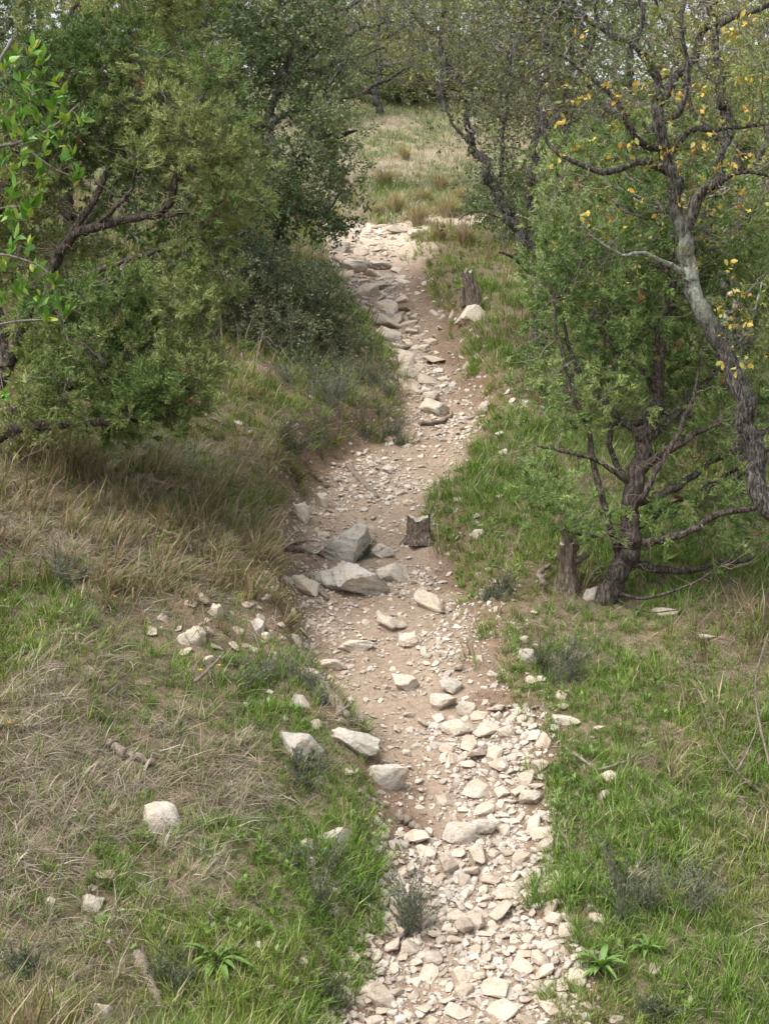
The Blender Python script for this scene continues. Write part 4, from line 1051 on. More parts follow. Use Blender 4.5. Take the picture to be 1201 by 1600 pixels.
    nzv = np.clip((fbm(pos[:, 0] * hue + pos[:, 2] * hue * .8, pos[:, 1] * hue + pos[:, 2] * hue, 17, 3) - .3) / .4, 0, .999) * (len(cols) - 1)
    nzv = np.clip(nzv + rng.normal(size=len(pos)) * .35, 0, len(cols) - 1.001); i0 = nzv.astype(int); fr = (nzv - i0)[:, None]; ca = np.array(cols)
    cc = ca[i0] * (1 - fr) + ca[i0 + 1] * fr
    if T is T_JUN: dd_ = rng.random(len(pos)) < .005; cc[dd_] = np.array([.26, .15, .08])
    stamp(fm, T, pos - base, ax, scale * rng.uniform(.7, 1.3, len(pos)), cc)
    cr = fm.build('crown', fol_mat, root)
    return root, cr, dict(tips=Q3[:, -1], dirs=dirs, n2=nodes2)

jy = [np.array(c) for c in ((.085, .145, .042), (.135, .20, .062), (.20, .25, .088), (.28, .30, .12))]
jg = [np.array(c) for c in ((.115, .185, .055), (.185, .265, .085), (.27, .345, .125), (.34, .39, .18))]
holm = [np.array(c) for c in ((.055, .090, .036), (.085, .130, .05), (.125, .17, .07), (.19, .22, .12))]
olive = [np.array(c) for c in ((.12, .145, .055), (.18, .205, .075), (.25, .26, .09), (.32, .30, .10))]
evg = [np.array(c) for c in ((.07, .12, .04), (.105, .165, .055), (.16, .22, .075), (.21, .255, .10))]

# left juniper
bJ = G(-40, 705); dJ = depth(bJ)
d0 = dJ
tree('juniper_tree', 'large feathery yellow-green juniper filling the upper left bank', bJ,
     [([bJ - [0, 0, .1], (10, 570, d0), (55, 460, d0 - .1), (100, 385, d0 - .2), (150, 352, d0 - .3), (240, 338, d0 - .5), (272, 290, d0 - .6), (300, 250, d0 - .6), (288, 180, d0 - .6)], .05, .010),
      ([(10, 570, d0), (-20, 380, d0), (50, 180, d0), (130, -20, d0 + .2)], .06, .015),
      ([(55, 460, d0 - .1), (190, 410, d0 - .4), (340, 365, d0 - .5)], .03, .008),
      ([(-10, 650, d0), (110, 600, d0 - .3), (230, 565, d0 - .5), (330, 520, d0 - .5)], .035, .008),
      ([(-30, 690, d0), (60, 668, d0 - .2), (160, 662, d0 - .4), (300, 640, d0 - .4)], .045, .012),
      ([(100, 385, d0 - .2), (170, 260, d0 - .3), (205, 120, d0 - .2), (200, 0, d0)], .03, .01),
      ([(150, 352, d0 - .3), (200, 300, d0 - .6), (225, 230, d0 - .7)], .02, .006),
      ([(240, 338, d0 - .5), (310, 330, d0 - .6), (370, 300, d0 - .6)], .018, .006)],
     [(130, 190, d0 - .1, 140, 140, .7), (290, 190, d0 - .5, 105, 125, .55), (345, 280, d0 - .5, 62, 100, .45), (215, 90, d0, 130, 80, .6), (180, 500, d0 - .4, 150, 80, .6), (110, 590, d0 - .3, 130, 70, .6),
      (265, 560, d0 - .5, 80, 90, .45), (-10, 270, d0, 90, 120, .6), (200, 0, d0 + .3, 160, 60, .7), (300, 450, d0 - .5, 55, 60, .4), (240, 630, d0 - .5, 70, 50, .4), (100, 400, d0 + .35, 150, 70, .35, .7), (110, 650, d0 - .1, 140, 45, .4), (320, 400, d0 - .3, 60, 60, .35)],
     T_JUN, jy, M_BARK_J, M_JUN, n1=120, n2=540, n3=4700, per=2, puff=.08, r1=.012, r2=.006, r3=.0032, group='junipers beside the path', twig_mat=M_TWIG, bare=420)

# right juniper with the bare lower trunk
bK = G(942, 940); dk = depth(bK)
tree('juniper_tree', 'juniper with thick leaning trunk and bare low limbs right of the path', bK,
     [([bK - [0.03, 0, .1], (968, 885, dk), (985, 820, dk), (990, 745, dk), (1010, 680, dk + .05), (1030, 600, dk + .1), (1038, 500, dk + .15), (1050, 420, dk + .2), (1060, 330, dk + .2)], .088, .016),
      ([(985, 850, dk), (1060, 832, dk - .1), (1140, 800, dk - .2), (1240, 770, dk - .2)], .035, .012),
      ([(990, 790, dk), (1070, 748, dk + .1), (1150, 700, dk + .2), (1230, 660, dk + .3)], .035, .012),
      ([(992, 740, dk), (1060, 690, dk - .1), (1130, 655, dk - .1)], .035, .01),
      ([(1005, 695, dk), (1080, 620, dk + .2), (1160, 540, dk + .3)], .03, .01),
      ([(985, 880, dk), (1080, 888, dk + .2), (1170, 870, dk + .3)], .035, .012),
      ([(985, 820, dk), (930, 836, dk - .2), (880, 828, dk - .3)], .02, .006),
      ([(990, 760, dk), (930, 720, dk - .2), (860, 700, dk - .3), (828, 690, dk - .3)], .018, .006),
      ([(1005, 690, dk), (950, 640, dk), (905, 580, dk), (880, 500, dk)], .03, .008),
      ([(1030, 600, dk + .1), (965, 545, dk), (920, 500, dk)], .025, .008),
      ([(1015, 660, dk + .1), (960, 660, dk + .3), (945, 600, dk + .4), (950, 500, dk + .5)], .03, .01),
      ([(972, 880, dk), (945, 790, dk - .1), (925, 690, dk - .1), (890, 590, dk - .1), (865, 470, dk)], .032, .008), ([(985, 800, dk), (1010, 760, dk - .2), (1075, 650, dk - .2), (1100, 540, dk - .1)], .03, .008), ([(985, 830, dk), (1050, 790, dk + .2), (1130, 750, dk + .2), (1220, 690, dk + .2)], .026, .008), ([(990, 780, dk), (955, 700, dk + .2), (960, 600, dk + .3), (985, 470, dk + .3)], .028, .008),
      ([(960, 925, dk), (1010, 935, dk - .2), (1080, 912, dk - .3), (1130, 885, dk - .3)], .014, .005),
      ([(955, 930, dk), (1000, 955, dk - .2), (1060, 952, dk - .3)], .010, .004)],
     [(870, 640, dk - .2, 50, 60, .3), (855, 760, dk - .3, 55, 70, .35), (920, 600, dk, 90, 80, .5), (940, 470, dk + .1, 110, 110, .6), (1100, 560, dk + .4, 110, 110, .5, .9), (1130, 740, dk + .3, 100, 100, .5, .9), (1080, 830, dk + .1, 130, 50, .4, .9),
      (1010, 380, dk + .3, 150, 120, .7), (870, 430, dk, 55, 60, .4), (1160, 400, dk + .6, 90, 180, .6), (900, 350, dk + .3, 80, 70, .5), (935, 790, dk - .2, 60, 50, .35, .7)],
     T_JUN, jg, M_BARK_J, M_JUN, n1=190, n2=500, n3=2000, per=2, puff=.085, r1=.014, r2=.006, r3=.0032, group='junipers beside the path', twig_mat=M_TWIG, bare=380)
# right juniper behind
bL = gat(1010, 14.2)
tree('juniper_tree', 'bright green bushy juniper behind the lichened oak', bL,
     [([bL - [0, 0, .1], (1020, 500, 14.2), (1010, 350, 14.2), (1015, 200, 14.2)], .09, .02), ([(1018, 480, 14.2), (940, 380, 14), (890, 290, 13.9)], .04, .01), ([(1015, 420, 14.2), (1100, 330, 14.1), (1160, 230, 14.2)], .04, .01)],
     [(920, 300, 13.9, 95, 95, .8), (1040, 270, 14.2, 130, 130, .9), (890, 420, 13.8, 60, 90, .6), (1150, 230, 14.5, 110, 150, .9), (980, 450, 14, 110, 90, .7), (1120, 480, 14.4, 100, 130, .7), (1160, 640, 14.4, 100, 90, .6, .5)],
     T_JUN, jg, M_BARK_J, M_JUN, n1=80, n2=380, n3=2500, per=2, puff=.11, scale=1.2, group='junipers beside the path')

# oak with lichen and yellow leaves
bO = G(1292, 1012); do = depth(bO) - .35
rO, cO, iO = tree('oak_tree', 'leaning grey oak with lichened trunk and scattered yellow leaves at right', bO,
     [([bO - [0, 0, .1], (1232, 870, do), (1182, 750, do), (1166, 670, do), (1152, 605, do), (1105, 505, do), (1078, 435, do), (1064, 370, do), (1056, 300, do), (1040, 240, do), (1030, 160, do), (1018, 112, do), (988, 68, do), (930, 42, do + .1), (880, 5, do + .1)], .078, .012),
      ([(1068, 362, do), (1098, 300, do - .1), (1122, 286, do - .1), (1130, 250, do - .1), (1150, 210, do)], .045, .012),
      ([(1042, 270, do), (1005, 252, do - .1), (945, 268, do - .2), (885, 246, do - .2), (852, 215, do - .2), (842, 165, do - .2)], .026, .008),
      ([(1045, 245, do), (1078, 205, do + .1), (1130, 202, do + .1), (1210, 192, do + .1)], .026, .010),
      ([(1032, 160, do), (1055, 120, do + .1), (1080, 95, do + .2), (1108, 40, do + .2), (1190, 12, do + .2), (1260, -10, do + .2)], .036, .012),
      ([(1040, 232, do), (1000, 222, do - .1), (976, 180, do - .2), (958, 150, do - .2), (908, 108, do - .2), (875, 92, do - .2)], .026, .008),
      ([(1066, 425, do), (1040, 410, do - .1), (1005, 396, do - .2), (970, 398, do - .2), (925, 365, do - .2)], .022, .006),
      ([(1034, 190, do), (1065, 165, do - .1), (1075, 120, do - .1), (1068, 40, do - .1), (1075, -30, do)], .022, .008),
      ([(990, 70, do), (1000, 20, do), (995, -40, do)], .022, .010),
      ([(1098, 300, do - .1), (1160, 270, do - .2), (1215, 280, do - .2)], .018, .006),
      ([(1130, 560, do), (1165, 520, do - .1), (1190, 440, do - .1)], .014, .005)],
     [(1050, 110, do, 150, 130, .6), (950, 140, do - .1, 110, 110, .45), (1150, 170, do, 80, 150, .5), (1110, 320, do - .1, 80, 90, .35), (930, 310, do - .2, 95, 70, .3), (1150, 480, do - .1, 50, 80, .3), (1000, 20, do, 170, 60, .5), (950, 400, do - .2, 60, 40, .2)],
     T_OAK, [np.array([.12, .15, .05]), np.array([.16, .19, .06]), np.array([.26, .22, .05]), np.array([.20, .20, .07])], M_BARK_O, M_LEAF, n1=130, n2=420, n3=2000, per=1, puff=.14, r1=.010, r2=.005, r3=.0030, scale=.8, fol_frac=.38, group='oaks beside the path', lich=(430, 60), twig_mat=M_TWIG)
# its yellow leaves, each its own piece
def leaf_mesh(name, L, W, colour, lobes=0):
    K = 7; u = np.linspace(0, 1, K); prof = np.sin(np.pi * np.clip(u, .03, .98) ** .85); prof = prof * (1 + lobes * np.array([0, .25, -.2, .25, -.2, .2, 0]))
    ctr = np.stack([0 * u, -0.10 * L * u ** 2, L * u], -1); s = np.array([W / 2, 0, 0]); up_ = np.array([0, W * .14, 0])
    V_ = np.concatenate([ctr + (s + up_) * prof[:, None], ctr, ctr + (-s + up_) * prof[:, None]]); q = []
    for j in range(K - 1): q += [[j, j + 1, K + j + 1, K + j], [K + j, K + j + 1, 2 * K + j + 1, 2 * K + j]]
    me = mesh_from(name, V_, [np.array(q)], np.tile(np.asarray(colour, float), (len(V_), 1)), True); return me
YL = [leaf_mesh('leaf', .055, .032, c, .6) for c in ((.52, .34, .06), (.58, .43, .08), (.44, .23, .05), (.42, .35, .07), (.32, .34, .08))]
for me in YL: me.materials.append(M_LEAF)
def leaf_objs(parent, base, pos, ax, meshes, smin, smax):
    F = frames(ax)
    for k in range(len(pos)):
        o = bpy.data.objects.new('leaf', meshes[rng.integers(len(meshes))]); COL.objects.link(o); o.parent = parent
        M4 = np.eye(4); M4[:3, :3] = F[k] * rng.uniform(smin, smax); M4[:3, 3] = pos[k] - base; o.matrix_basis = Matrix(M4.tolist())
# clusters of yellow where the photo has them
yc = [(620, 0), (1065, 145), (1040, 100), (940, 245), (955, 150), (915, 135), (900, 140), (1100, 170), (1110, 255), (1130, 262), (1085, 150), (1095, 230), (1050, 245), (1100, 270), (970, 225), (965, 200), (1150, 265), (1165, 255), (1180, 250), (1190, 330),
      (1150, 320), (1060, 130), (870, 135), (865, 185), (880, 240), (1000, 125), (1045, 330), (920, 330), (960, 340), (1010, 300), (1170, 180), (1160, 30), (1150, 55), (915, 40), (1125, 470), (1140, 500), (1150, 620), (1130, 690), (1080, 150), (1110, 320), (1175, 120), (1090, 210), (1140, 460), (1160, 480), (1140, 430)][1:]
tips, dirs = iO['tips'], iO['dirs']; row = 800 - ((tips - CAM) @ UP) / ((tips - CAM) @ FW) * FPX; colx = 600.5 + tips[:, 0] - CAM[0] * 0; colx = 600.5 + (tips[:, 0] / ((tips - CAM) @ FW)) * FPX
sel = []
for (cx_, cy_) in yc:
    dd = (colx - cx_) ** 2 + (row - cy_) ** 2 + ((tips - CAM) @ FW - do + .3) * 1500; sel += list(np.argsort(dd)[:3])
sel = np.unique(sel); idx = np.repeat(sel, 3)[:290]
leaf_objs(cO, bO, tips[idx] + rng.normal(size=(len(idx), 3)) * .018, nrm(dirs[idx] + rng.normal(size=(len(idx), 3)) * .7 + [0, 0, -.4]), YL, .55, .95)
# second oak stem further right
bP = gat(1165, 13.0)
tree('oak_tree', 'dark straight oak stem standing right behind the lichened oak', bP,
     [([bP - [0, 0, .1], (1150, 560, 13), (1146, 460, 13), (1152, 330, 13), (1140, 220, 13), (1120, 100, 13), (1090, -20, 13)], .09, .02), ([(1150, 330, 13), (1190, 230, 13), (1220, 100, 13.1)], .04, .012), ([(1142, 240, 13), (1080, 170, 13), (1060, 60, 13)], .03, .01), ([(1147, 480, 13), (1200, 420, 12.9)], .02, .01)],
     [(1130, 60, 13, 130, 90, .8), (1190, 220, 13, 60, 120, .5), (1070, 120, 13, 70, 90, .5)],
     T_OAK, olive, M_BARK_O, M_LEAF, n1=50, n2=200, n3=900, per=1, puff=.18, fol_frac=.55, group='oaks beside the path', lich=(500, 40), twig_mat=M_TWIG)
rP = bpy.data.objects['oak_tree.001']
for (px, py, w_, h_) in ((1146, 470, 22, 44), (1160, 572, 20, 40)):      # pale barkless scars on the stem
    sc_ = FPX / 12.9; c_ = at(px, py, 12.88) - bP; a_ = np.arange(14) * 2 * math.pi / 14; rr_ = 1 + .18 * rng.normal(size=14)
    ring = c_ + np.stack([np.cos(a_) * rr_ * w_ / sc_ / 2, -0.015 * np.cos(a_) ** 2 * 0 + 0 * a_, np.sin(a_) * rr_ * h_ / sc_ / 2], -1)
    mb = MB(); mb.add(np.vstack([ring, ring * 1 + np.array([0, .05, 0]), [c_ - np.array([0, .012, 0])]]), [np.array([[k, (k + 1) % 14, 28] for k in range(14)]), np.array([[k, 14 + k, 14 + (k + 1) % 14, (k + 1) % 14] for k in range(14)])]); mb.build('bark_scar', M_CUT, rP, smooth=True)
# thin crooked oak by the split stump
bQ = G(845, 572); dq = depth(bQ)
tree('oak_tree', 'thin crooked dark oak leaning over the meadow edge', bQ,
     [([bQ - [0, 0, .1], (845, 500, dq), (840, 430, dq), (822, 380, dq), (798, 345, dq), (775, 308, dq), (755, 260, dq), (735, 225, dq), (724, 195, dq), (722, 150, dq)], .085, .022),
      ([(838, 420, dq), (828, 350, dq), (828, 270, dq), (842, 190, dq + .1), (850, 60, dq + .1), (845, -30, dq + .1)], .05, .02),
      ([(775, 308, dq), (782, 260, dq), (790, 180, dq), (800, 80, dq)], .03, .012), ([(798, 345, dq), (740, 330, dq - .1), (715, 345, dq - .1)], .012, .005),
      ([(828, 300, dq), (880, 230, dq), (905, 130, dq)], .03, .012), ([(842, 440, dq), (800, 400, dq - .2), (780, 395, dq - .3)], .025, .008), ([(735, 225, dq), (700, 180, dq), (690, 130, dq)], .02, .008)],
     [(735, 170, dq, 60, 75, .6), (790, 110, dq, 85, 110, .7), (850, 110, dq + .2, 75, 120, .7), (800, 240, dq - .1, 85, 70, .5), (750, 50, dq + .1, 80, 60, .6), (745, 320, dq - .1, 45, 55, .3), (820, 340, dq - .2, 60, 60, .35, .7)],
     T_OAK, [np.array([.085, .095, .04]), np.array([.12, .12, .055]), np.array([.20, .185, .06]), np.array([.10, .135, .05])], M_BARK_O, M_LEAF, n1=80, n2=420, n3=2200, per=1, puff=.16, r1=.014, r2=.007, r3=.004, fol_frac=.55, group='oaks beside the path', lich=(-500, 10), twig_mat=M_TWIG)

# evergreen oak on the left, in front of the meadow
bH = gat(425, 18.4)
tree('evergreen_oak', 'dark small-leaved evergreen oak overhanging the left side of the path top', bH,
     [([bH - [0, 0, .1], (435, 340, 18.2), (465, 260, 18), (505, 215, 17.9), (560, 206, 17.8)], .09, .012), ([(437, 350, 18.2), (400, 210, 18.2), (340, 90, 18.3), (300, -30, 18.4)], .08, .02), ([(465, 260, 18), (510, 150, 18.2), (545, 80, 18.4)], .04, .012), ([(440, 320, 18.1), (500, 335, 17.8), (535, 300, 17.6)], .03, .008), ([(400, 210, 18.2), (450, 110, 18.4), (470, -10, 18.5)], .04, .015)],
     [(480, 250, 18, 85, 105, .8), (532, 235, 17.8, 42, 80, .45), (430, 330, 17.8, 70, 60, .5), (350, 90, 18.3, 150, 90, .9), (470, 110, 18.6, 90, 70, .8), (495, 335, 17.6, 45, 45, .35), (330, 230, 18.4, 90, 110, .8), (400, 10, 18.6, 140, 60, .9)],
     T_HOLM, holm, M_BARK_O, M_LEAF, n1=80, n2=440, n3=3600, per=2, puff=.14, scale=1.25, up=.2, group='evergreen oaks on the hillside', lich=(-500, 10), twig_mat=M_TWIG)
bH2 = gat(90, 15.5)
tree('evergreen_oak', 'shaded evergreen oak behind the large left juniper', bH2,
     [([bH2 - [0, 0, .1], (95, 420, 15.5), (110, 200, 15.5), (120, -20, 15.5)], .10, .03), ([(100, 380, 15.5), (220, 250, 15.3), (320, 130, 15.3)], .05, .015), ([(100, 300, 15.5), (0, 120, 15.5), (-60, 0, 15.5)], .05, .015)],
     [(90, 120, 15.5, 190, 170, 1.0), (260, 220, 15.3, 120, 180, .8), (0, 350, 15.5, 130, 180, .9), (330, 380, 15.2, 70, 90, .5), (180, 480, 15.2, 160, 110, .6), (300, 40, 15.8, 120, 80, .8)],
     T_HOLM, holm, M_BARK_O, M_LEAF, n1=50, n2=240, n3=2000, per=2, puff=.2, scale=1.6, group='evergreen oaks on the hillside', lich=(-500, 10))

# low small-leaved bush on the left bank
bB = G(440, 560)
db = depth(bB)
stems = [([gat(p, d_) - [0, 0, .05], (p + q_, r_, d_)], .012, .005) for p, d_, q_, r_ in ((380, 15.6, -20, 450), (430, 15.8, 5, 440), (480, 16.0, 10, 450), (520, 16.8, 10, 470), (350, 15.2, -10, 440), (460, 15.4, -10, 480), (400, 14.9, 10, 520), (540, 16.2, 0, 560), (580, 15.9, 0, 600), (470, 14.9, 0, 590))]
tree('leafy_bush', 'low bush with tiny grey-green leaves on the bank below the evergreen oak', bB, stems,
     [(430, 460, 15.9, 95, 65, .6), (370, 440, 15.4, 55, 65, .5), (505, 490, 16.4, 50, 55, .4), (440, 525, 15.3, 80, 40, .4), (385, 400, 16.2, 60, 40, .5), (530, 560, 16.2, 55, 45, .4), (575, 600, 15.9, 40, 35, .3), (470, 590, 14.9, 60, 30, .3)],
     T_SMALL, [np.array([.07, .10, .05]), np.array([.105, .135, .07]), np.array([.15, .175, .105]), np.array([.20, .20, .12])], M_TWIG, M_LEAF, n1=70, n2=340, n3=2200, per=2, puff=.10, r1=.006, r2=.004, r3=.0025, scale=1.2, cat='bush', wood_part='stem', group='bushes on the banks')
# leafy undergrowth at the foot of the thin oak and juniper
bU = G(900, 640)
tree('leafy_bush', 'low green bush between the thin oak and the juniper', bU, [([bU - [0, 0, .05], (905, 590, depth(bU))], .012, .005), ([bU - [0, 0, .05], (870, 600, depth(bU))], .012, .005)],
     [(880, 600, depth(bU), 70, 50, .5), (930, 560, depth(bU) + .3, 80, 60, .5), (840, 560, depth(bU) + .8, 40, 40, .4)], T_SMALL, evg, M_TWIG, M_LEAF, n1=30, n2=140, n3=700, per=2, puff=.10, r1=.006, r2=.004, r3=.0025, scale=1.3, cat='bush', wood_part='stem', group='bushes on the banks')
bU2 = gat(790, 21.0)
tree('leafy_bush', 'grey-green bush on the meadow edge behind the thin oak', bU2, [([bU2 - [0, 0, .05], (795, 330, 21)], .012, .005), ([bU2 - [0, 0, .05], (770, 330, 21)], .012, .005)],
     [(775, 320, 21, 45, 60, .5), (830, 310, 21.3, 50, 70, .6), (765, 270, 21.3, 25, 50, .4)], T_HOLM, holm, M_TWIG, M_LEAF, n1=30, n2=120, n3=500, per=2, puff=.14, r1=.006, r2=.004, r3=.003, scale=1.2, cat='bush', wood_part='stem', group='bushes on the banks')

# bright broad-leaved shrub reaching in from the left, close by
bE = G(-150, 1240); de = depth(bE) - .25
cl = [(65, 95), (50, 75), (30, 130), (100, 140), (80, 125), (20, 205), (60, 185), (100, 185), (128, 188), (90, 220), (35, 245), (100, 250), (20, 300), (60, 265), (10, 335), (45, 330), (20, 380), (55, 420), (85, 440), (30, 452), (100, 488), (62, 470), (8, 100), (50, 318), (112, 240), (118, 278), (15, 160), (5, 250), (70, 235), (40, 215), (12, 410), (75, 500), (5, 470), (45, 390), (85, 160), (25, 90), (122, 272), (6, 620), (18, 270), (65, 290), (30, 180), (75, 205), (48, 150), (10, 195), (90, 465), (40, 480), (22, 345), (60, 120)]
rE = empty('evergreen_shrub', bE, 'near shrub with glossy bright green leaves at the left border', 'shrub')
wm = MB(); nodes = []; nrd = []
for pts, r0, r_e in [([bE - [0, 0, .1], (-130, 900, de), (-110, 650, de), (-70, 420, de), (-40, 260, de), (-10, 120, de), (20, 60, de)], .035, .008), ([(-95, 560, de), (-40, 520, de), (20, 503, de), (90, 498, de)], .012, .004), ([(-70, 420, de), (-20, 250, de), (30, 222, de), (80, 200, de), (125, 160, de)], .014, .004), ([(30, 222, de), (80, 260, de), (120, 278, de)], .006, .003), ([(-80, 460, de), (-20, 400, de), (50, 410, de), (85, 435, de)], .010, .003), ([(-60, 380, de), (-10, 330, de), (50, 320, de)], .010, .003)]:
    W_ = np.array([p if isinstance(p, np.ndarray) else at(*p) for p in pts]); P = spline(W_, 26); R_ = np.linspace(r0, r_e, 26); tubes(wm, P - bE, R_, 7, rough=.06); nodes.append(P); nrd.append(R_)
nodes = np.concatenate(nodes); nrd = np.concatenate(nrd)
tp = np.array([at(c_[0], c_[1], de + rng.normal() * .12) for c_ in cl]); Qe, Re = connect(tp, nodes, nrd, 8, .004, .5, sag=-.05, wig=.12); tubes(wm, Qe - bE, Re, 5)
wm.build('trunk', M_TWIG, rE, smooth=True)
LP = []; LA = []
for k in range(len(cl)):
    m = rng.integers(7, 10); ax0 = nrm(Qe[k, -1] - Qe[k, -3] + np.array([0.02, -.03, .08]))
    LP.append(tp[k] + ax0 * rng.uniform(-.05, .03, (m, 1)) + rng.normal(size=(m, 3)) * .005); LA.append(nrm(ax0 * .8 + rng.normal(size=(m, 3)) * .6 + [0, -.15, .35]))
LP = np.concatenate(LP); LA = np.concatenate(LA)
GL = [leaf_mesh('leaf', .058, .026, c) for c in ((.10, .24, .03), (.14, .30, .045), (.07, .17, .028), (.19, .33, .06), (.30, .36, .05))]
for me in GL: me.materials.append(M_LEAF)
o_ = rng.permutation(len(LP)); LP, LA = LP[o_], LA[o_]
leaf_objs(rE, bE, LP[:300], LA[:300], GL, .85, 1.4)
fm = MB(); rest = np.arange(300, len(LP)); Tg = [tm_leaves(90 + k, .058, 1, .0, .45) for k in range(4)]
stamp(fm, Tg, LP[rest] - bE, LA[rest], rng.uniform(.8, 1.3, len(rest)), pick([np.array([.10, .24, .03]), np.array([.14, .30, .045])], len(rest))); fo_ = fm.build('foliage', M_LEAF, rE); fo_['kind'] = 'stuff'

# far trees along the top of the meadow and on the slope
def far_tree(name, px, d_, hpx, wpx, T, cols, label, kind, n3=700, frac=1.0, sc=1.0, lean=0):
    b = gat(px, d_); row0 = 800 - ((b - CAM) @ UP) / ((b - CAM) @ FW) * FPX
    top = row0 - hpx
    limbs = [([b - [0, 0, .1], (px + lean * .3, row0 - hpx * .3, d_), (px + lean, row0 - hpx * .65, d_), (px + lean * 1.3, top, d_)], .10, .03)]
    for k in range(5):
        t = rng.uniform(.12, .6); sx = rng.choice([-1, 1]); limbs.append(([(px + lean * t, row0 - hpx * t, d_), (px + lean * t + sx * wpx * .25, row0 - hpx * (t + .12), d_ + rng.normal() * .3), (px + lean * t + sx * wpx * .45, row0 - hpx * (t + .34), d_ + rng.normal() * .6)], .05, .015))
    env = [(px + lean + rng.normal() * wpx * .1, row0 - hpx * .62, d_, wpx * .5, hpx * .48, wpx * .5 * d_ / FPX)]
    for k in range(4): env.append((px + lean + rng.uniform(-.4, .4) * wpx, row0 - hpx * rng.uniform(.15, .85), d_ + rng.normal() * .4, wpx * .28, hpx * .2, wpx * .28 * d_ / FPX))
    tree(name, label, b, limbs, env, T, cols, M_BARK_O, M_LEAF, n1=34, n2=120, n3=int(n3 * .75), per=2, puff=.24, r1=.018, r2=.010, r3=.006, scale=sc, fol_frac=frac, group=kind, lich=(-900, 10), twig_mat=M_TWIG)
bare = [np.array([.15, .16, .07]), np.array([.21, .22, .08]), np.array([.29, .28, .10])]
K1, K2 = 'trees at the top of the meadow', 'trees on the slope behind'
far_tree('oak_tree', 590, 38.0, 230, 200, T_FAR, bare, 'grey twiggy oak at the head of the meadow', K1, 1000, .35, .8)
far_tree('oak_tree', 690, 40.0, 240, 170, T_FAR, olive, 'yellow-green oak right of the twiggy oak at the meadow head', K1, 900, .8, .85)
far_tree('evergreen_oak', 645, 43.0, 220, 170, T_FAR, olive, 'olive-green oak between the two meadow-head oaks', K1, 900, 1, .9)
far_tree('evergreen_oak', 480, 36.0, 260, 200, T_FAR, evg, 'dark evergreen oak at the left corner of the meadow head', K1, 900, 1, .85)
far_tree('oak_tree', 370, 34.0, 280, 200, T_FAR, olive, 'olive oak far behind the left juniper', K1, 800, .9, .85)
far_tree('evergreen_oak', 250, 30.0, 340, 240, T_FAR, evg, 'evergreen oak far behind the top of the left juniper', K1, 800, 1, .8)
far_tree('evergreen_oak', 60, 27.0, 360, 260, T_FAR, holm, 'dark oak behind the upper left corner', K1, 800, 1, .8)
far_tree('evergreen_oak', -60, 23.0, 430, 260, T_FAR, evg, 'green oak behind the near shrub at the left border', K1, 900, 1, .75)
far_tree('oak_tree', 780, 37.0, 300, 190, T_FAR, olive, 'pale olive oak behind the crown of the thin oak', K1, 900, .9, .85)
far_tree('evergreen_oak', 870, 22.0, 520, 170, T_HOLM, holm, 'dark narrow evergreen oak behind the thin oak', K2, 1900, 1, 1.5)
far_tree('evergreen_oak', 985, 27.0, 400, 230, T_FAR, evg, 'mid-green oak rising behind the bushy juniper', K2, 1100, 1, .7)
far_tree('evergreen_oak', 1110, 24.0, 430, 220, T_FAR, olive, 'olive-green oak behind the top of the lichened oak', K2, 1000, .9, .65)
far_tree('evergreen_oak', 1215, 20.0, 480, 220, T_HOLM, evg, 'green oak behind the right border', K2, 1700, 1, 1.5)
far_tree('evergreen_oak', 890, 40.0, 330, 220, T_FAR, evg, 'far green oak above the dark narrow oak', K1, 800, 1, .9)
for k, (px, d_, h_, w_, c_, lb) in enumerate([(600, 52, 260, 190, evg, 'dense green tree closing the view above the meadow'), (700, 54, 260, 190, olive, 'dense olive tree closing the view right of the meadow head'), (520, 50, 230, 170, olive, 'dense olive tree closing the view left of the meadow head'), (590, 41, 70, 120, evg, 'low green bush at the foot of the twiggy oak'), (540, 44, 120, 130, evg, 'low green bush under the trees left of the meadow head'), (620, 42, 80, 110, olive, 'low olive bush under the twiggy oak'), (690, 43, 95, 120, evg, 'low dark bush under the yellow-green oak'),
        (750, 41, 110, 120, olive, 'low olive bush at the right corner of the meadow head'), (580, 48, 190, 150, olive, 'olive tree behind the twiggy oak'), (660, 50, 200, 160, evg, 'green tree furthest up behind the meadow'), (740, 48, 220, 160, evg, 'green tree behind the right corner of the meadow head'),
        (460, 46, 170, 150, olive, 'olive tree behind the left corner of the meadow head'), (840, 46, 200, 160, olive, 'olive tree far behind the dark narrow oak')]):
    far_tree('leafy_bush' if 'bush' in lb else 'evergreen_oak', px, d_, h_, w_, T_FAR, c_, lb, K1, 650, 1, 1.0)
for px, d_, h_, w_, c_, lb in ((1060, 36, 330, 230, evg, 'far green oak behind the oak crown at upper right'), (1190, 32, 360, 220, olive, 'far olive oak at the upper right corner'), (960, 48, 260, 220, olive, 'furthest olive oak above the right junipers')):
    far_tree('evergreen_oak', px, d_, h_, w_, T_FAR, c_, lb, K1, 800, 1, .95)
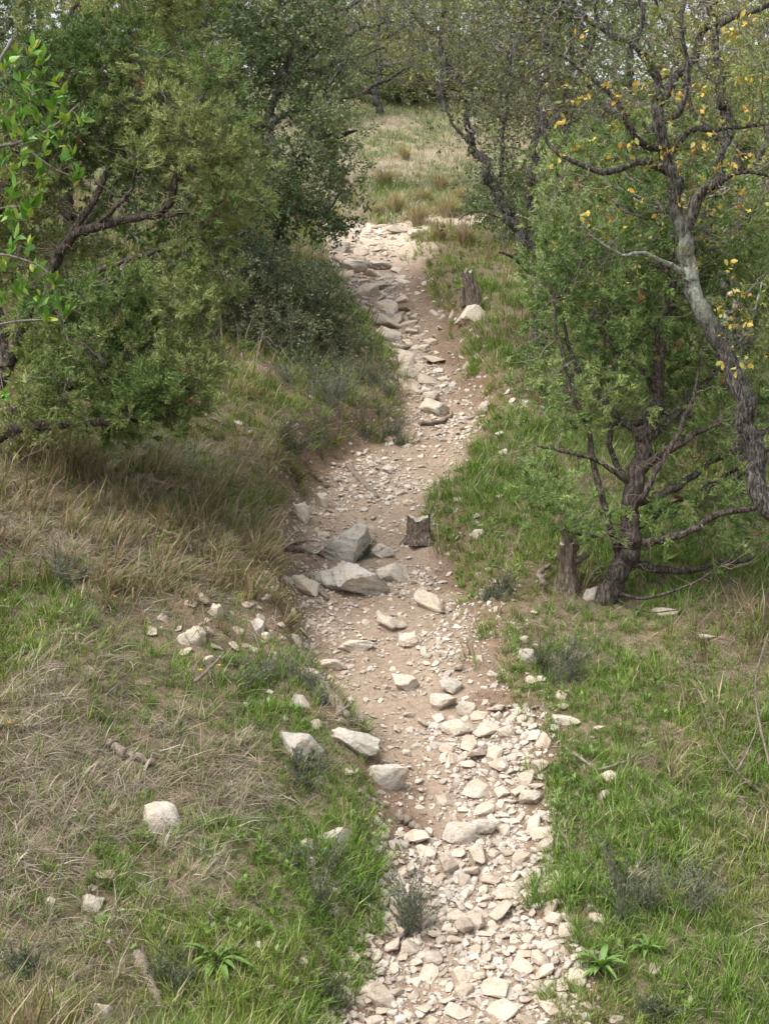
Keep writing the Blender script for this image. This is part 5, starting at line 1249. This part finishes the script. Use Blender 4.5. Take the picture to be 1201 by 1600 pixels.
# crooked bare limb arching over the meadow from the left
bR = gat(430, 25.5)
tree('oak_tree', 'bare crooked oak arching a dark limb over the meadow from the left', bR,
     [([bR - [0, 0, .1], (425, 200, 25.5), (440, 120, 25.5), (470, 50, 25.5), (500, -30, 25.5)], .09, .025), ([(427, 190, 25.5), (470, 165, 25.4), (510, 155, 25.3), (560, 148, 25.2), (590, 130, 25.2), (640, 102, 25.2)], .065, .02), ([(585, 132, 25.2), (590, 110, 25.2), (585, 88, 25.2)], .02, .008), ([(440, 120, 25.5), (510, 70, 25.3), (580, 40, 25.2), (650, 30, 25.2)], .05, .012), ([(440, 120, 25.5), (520, 100, 25.4), (600, 75, 25.3)], .04, .01), ([(470, 50, 25.5), (560, 0, 25.4), (620, -30, 25.4)], .04, .012)],
     [(560, 60, 25.3, 100, 60, .8), (500, 40, 25.4, 120, 70, .9), (620, 50, 25.2, 70, 60, .6), (600, 115, 25.2, 60, 35, .4, .6), (450, 100, 25.5, 80, 80, .8), (660, 20, 25.2, 60, 50, .5)],
     T_OAK, bare, M_BARK_O, M_LEAF, n1=120, n2=520, n3=3000, per=1, puff=.2, r1=.018, r2=.011, r3=.007, scale=1.2, fol_frac=.28, group='oaks beside the path', lich=(-500, 10))

# dead thorny branches at the right border
gD = G(1190, 1250); dd_ = depth(gD)
tree('dead_branch', 'bare grey dead branches sprawling over grass at the right border', gD,
     [([(1260, 1270, dd_), (1200, 1245, dd_), (1150, 1205, dd_), (1120, 1160, dd_), (1095, 1110, dd_)], .010, .003), ([(1230, 1290, dd_), (1190, 1150, dd_ + .2), (1180, 1060, dd_ + .3), (1200, 990, dd_ + .3)], .010, .003), ([(1150, 1205, dd_), (1170, 1170, dd_), (1195, 1100, dd_)], .006, .002)],
     [(1150, 1150, dd_, 50, 60, .2), (1190, 1080, dd_ + .2, 40, 70, .2)], T_SMALL, [np.array([.2, .2, .1])] * 2, M_DEAD, M_LEAF, n1=14, n2=30, n3=20, per=1, puff=.08, r1=.005, r2=.003, r3=.002, fol_frac=.0 + .12, cat='branch', scale=.8, wood_part='limb')
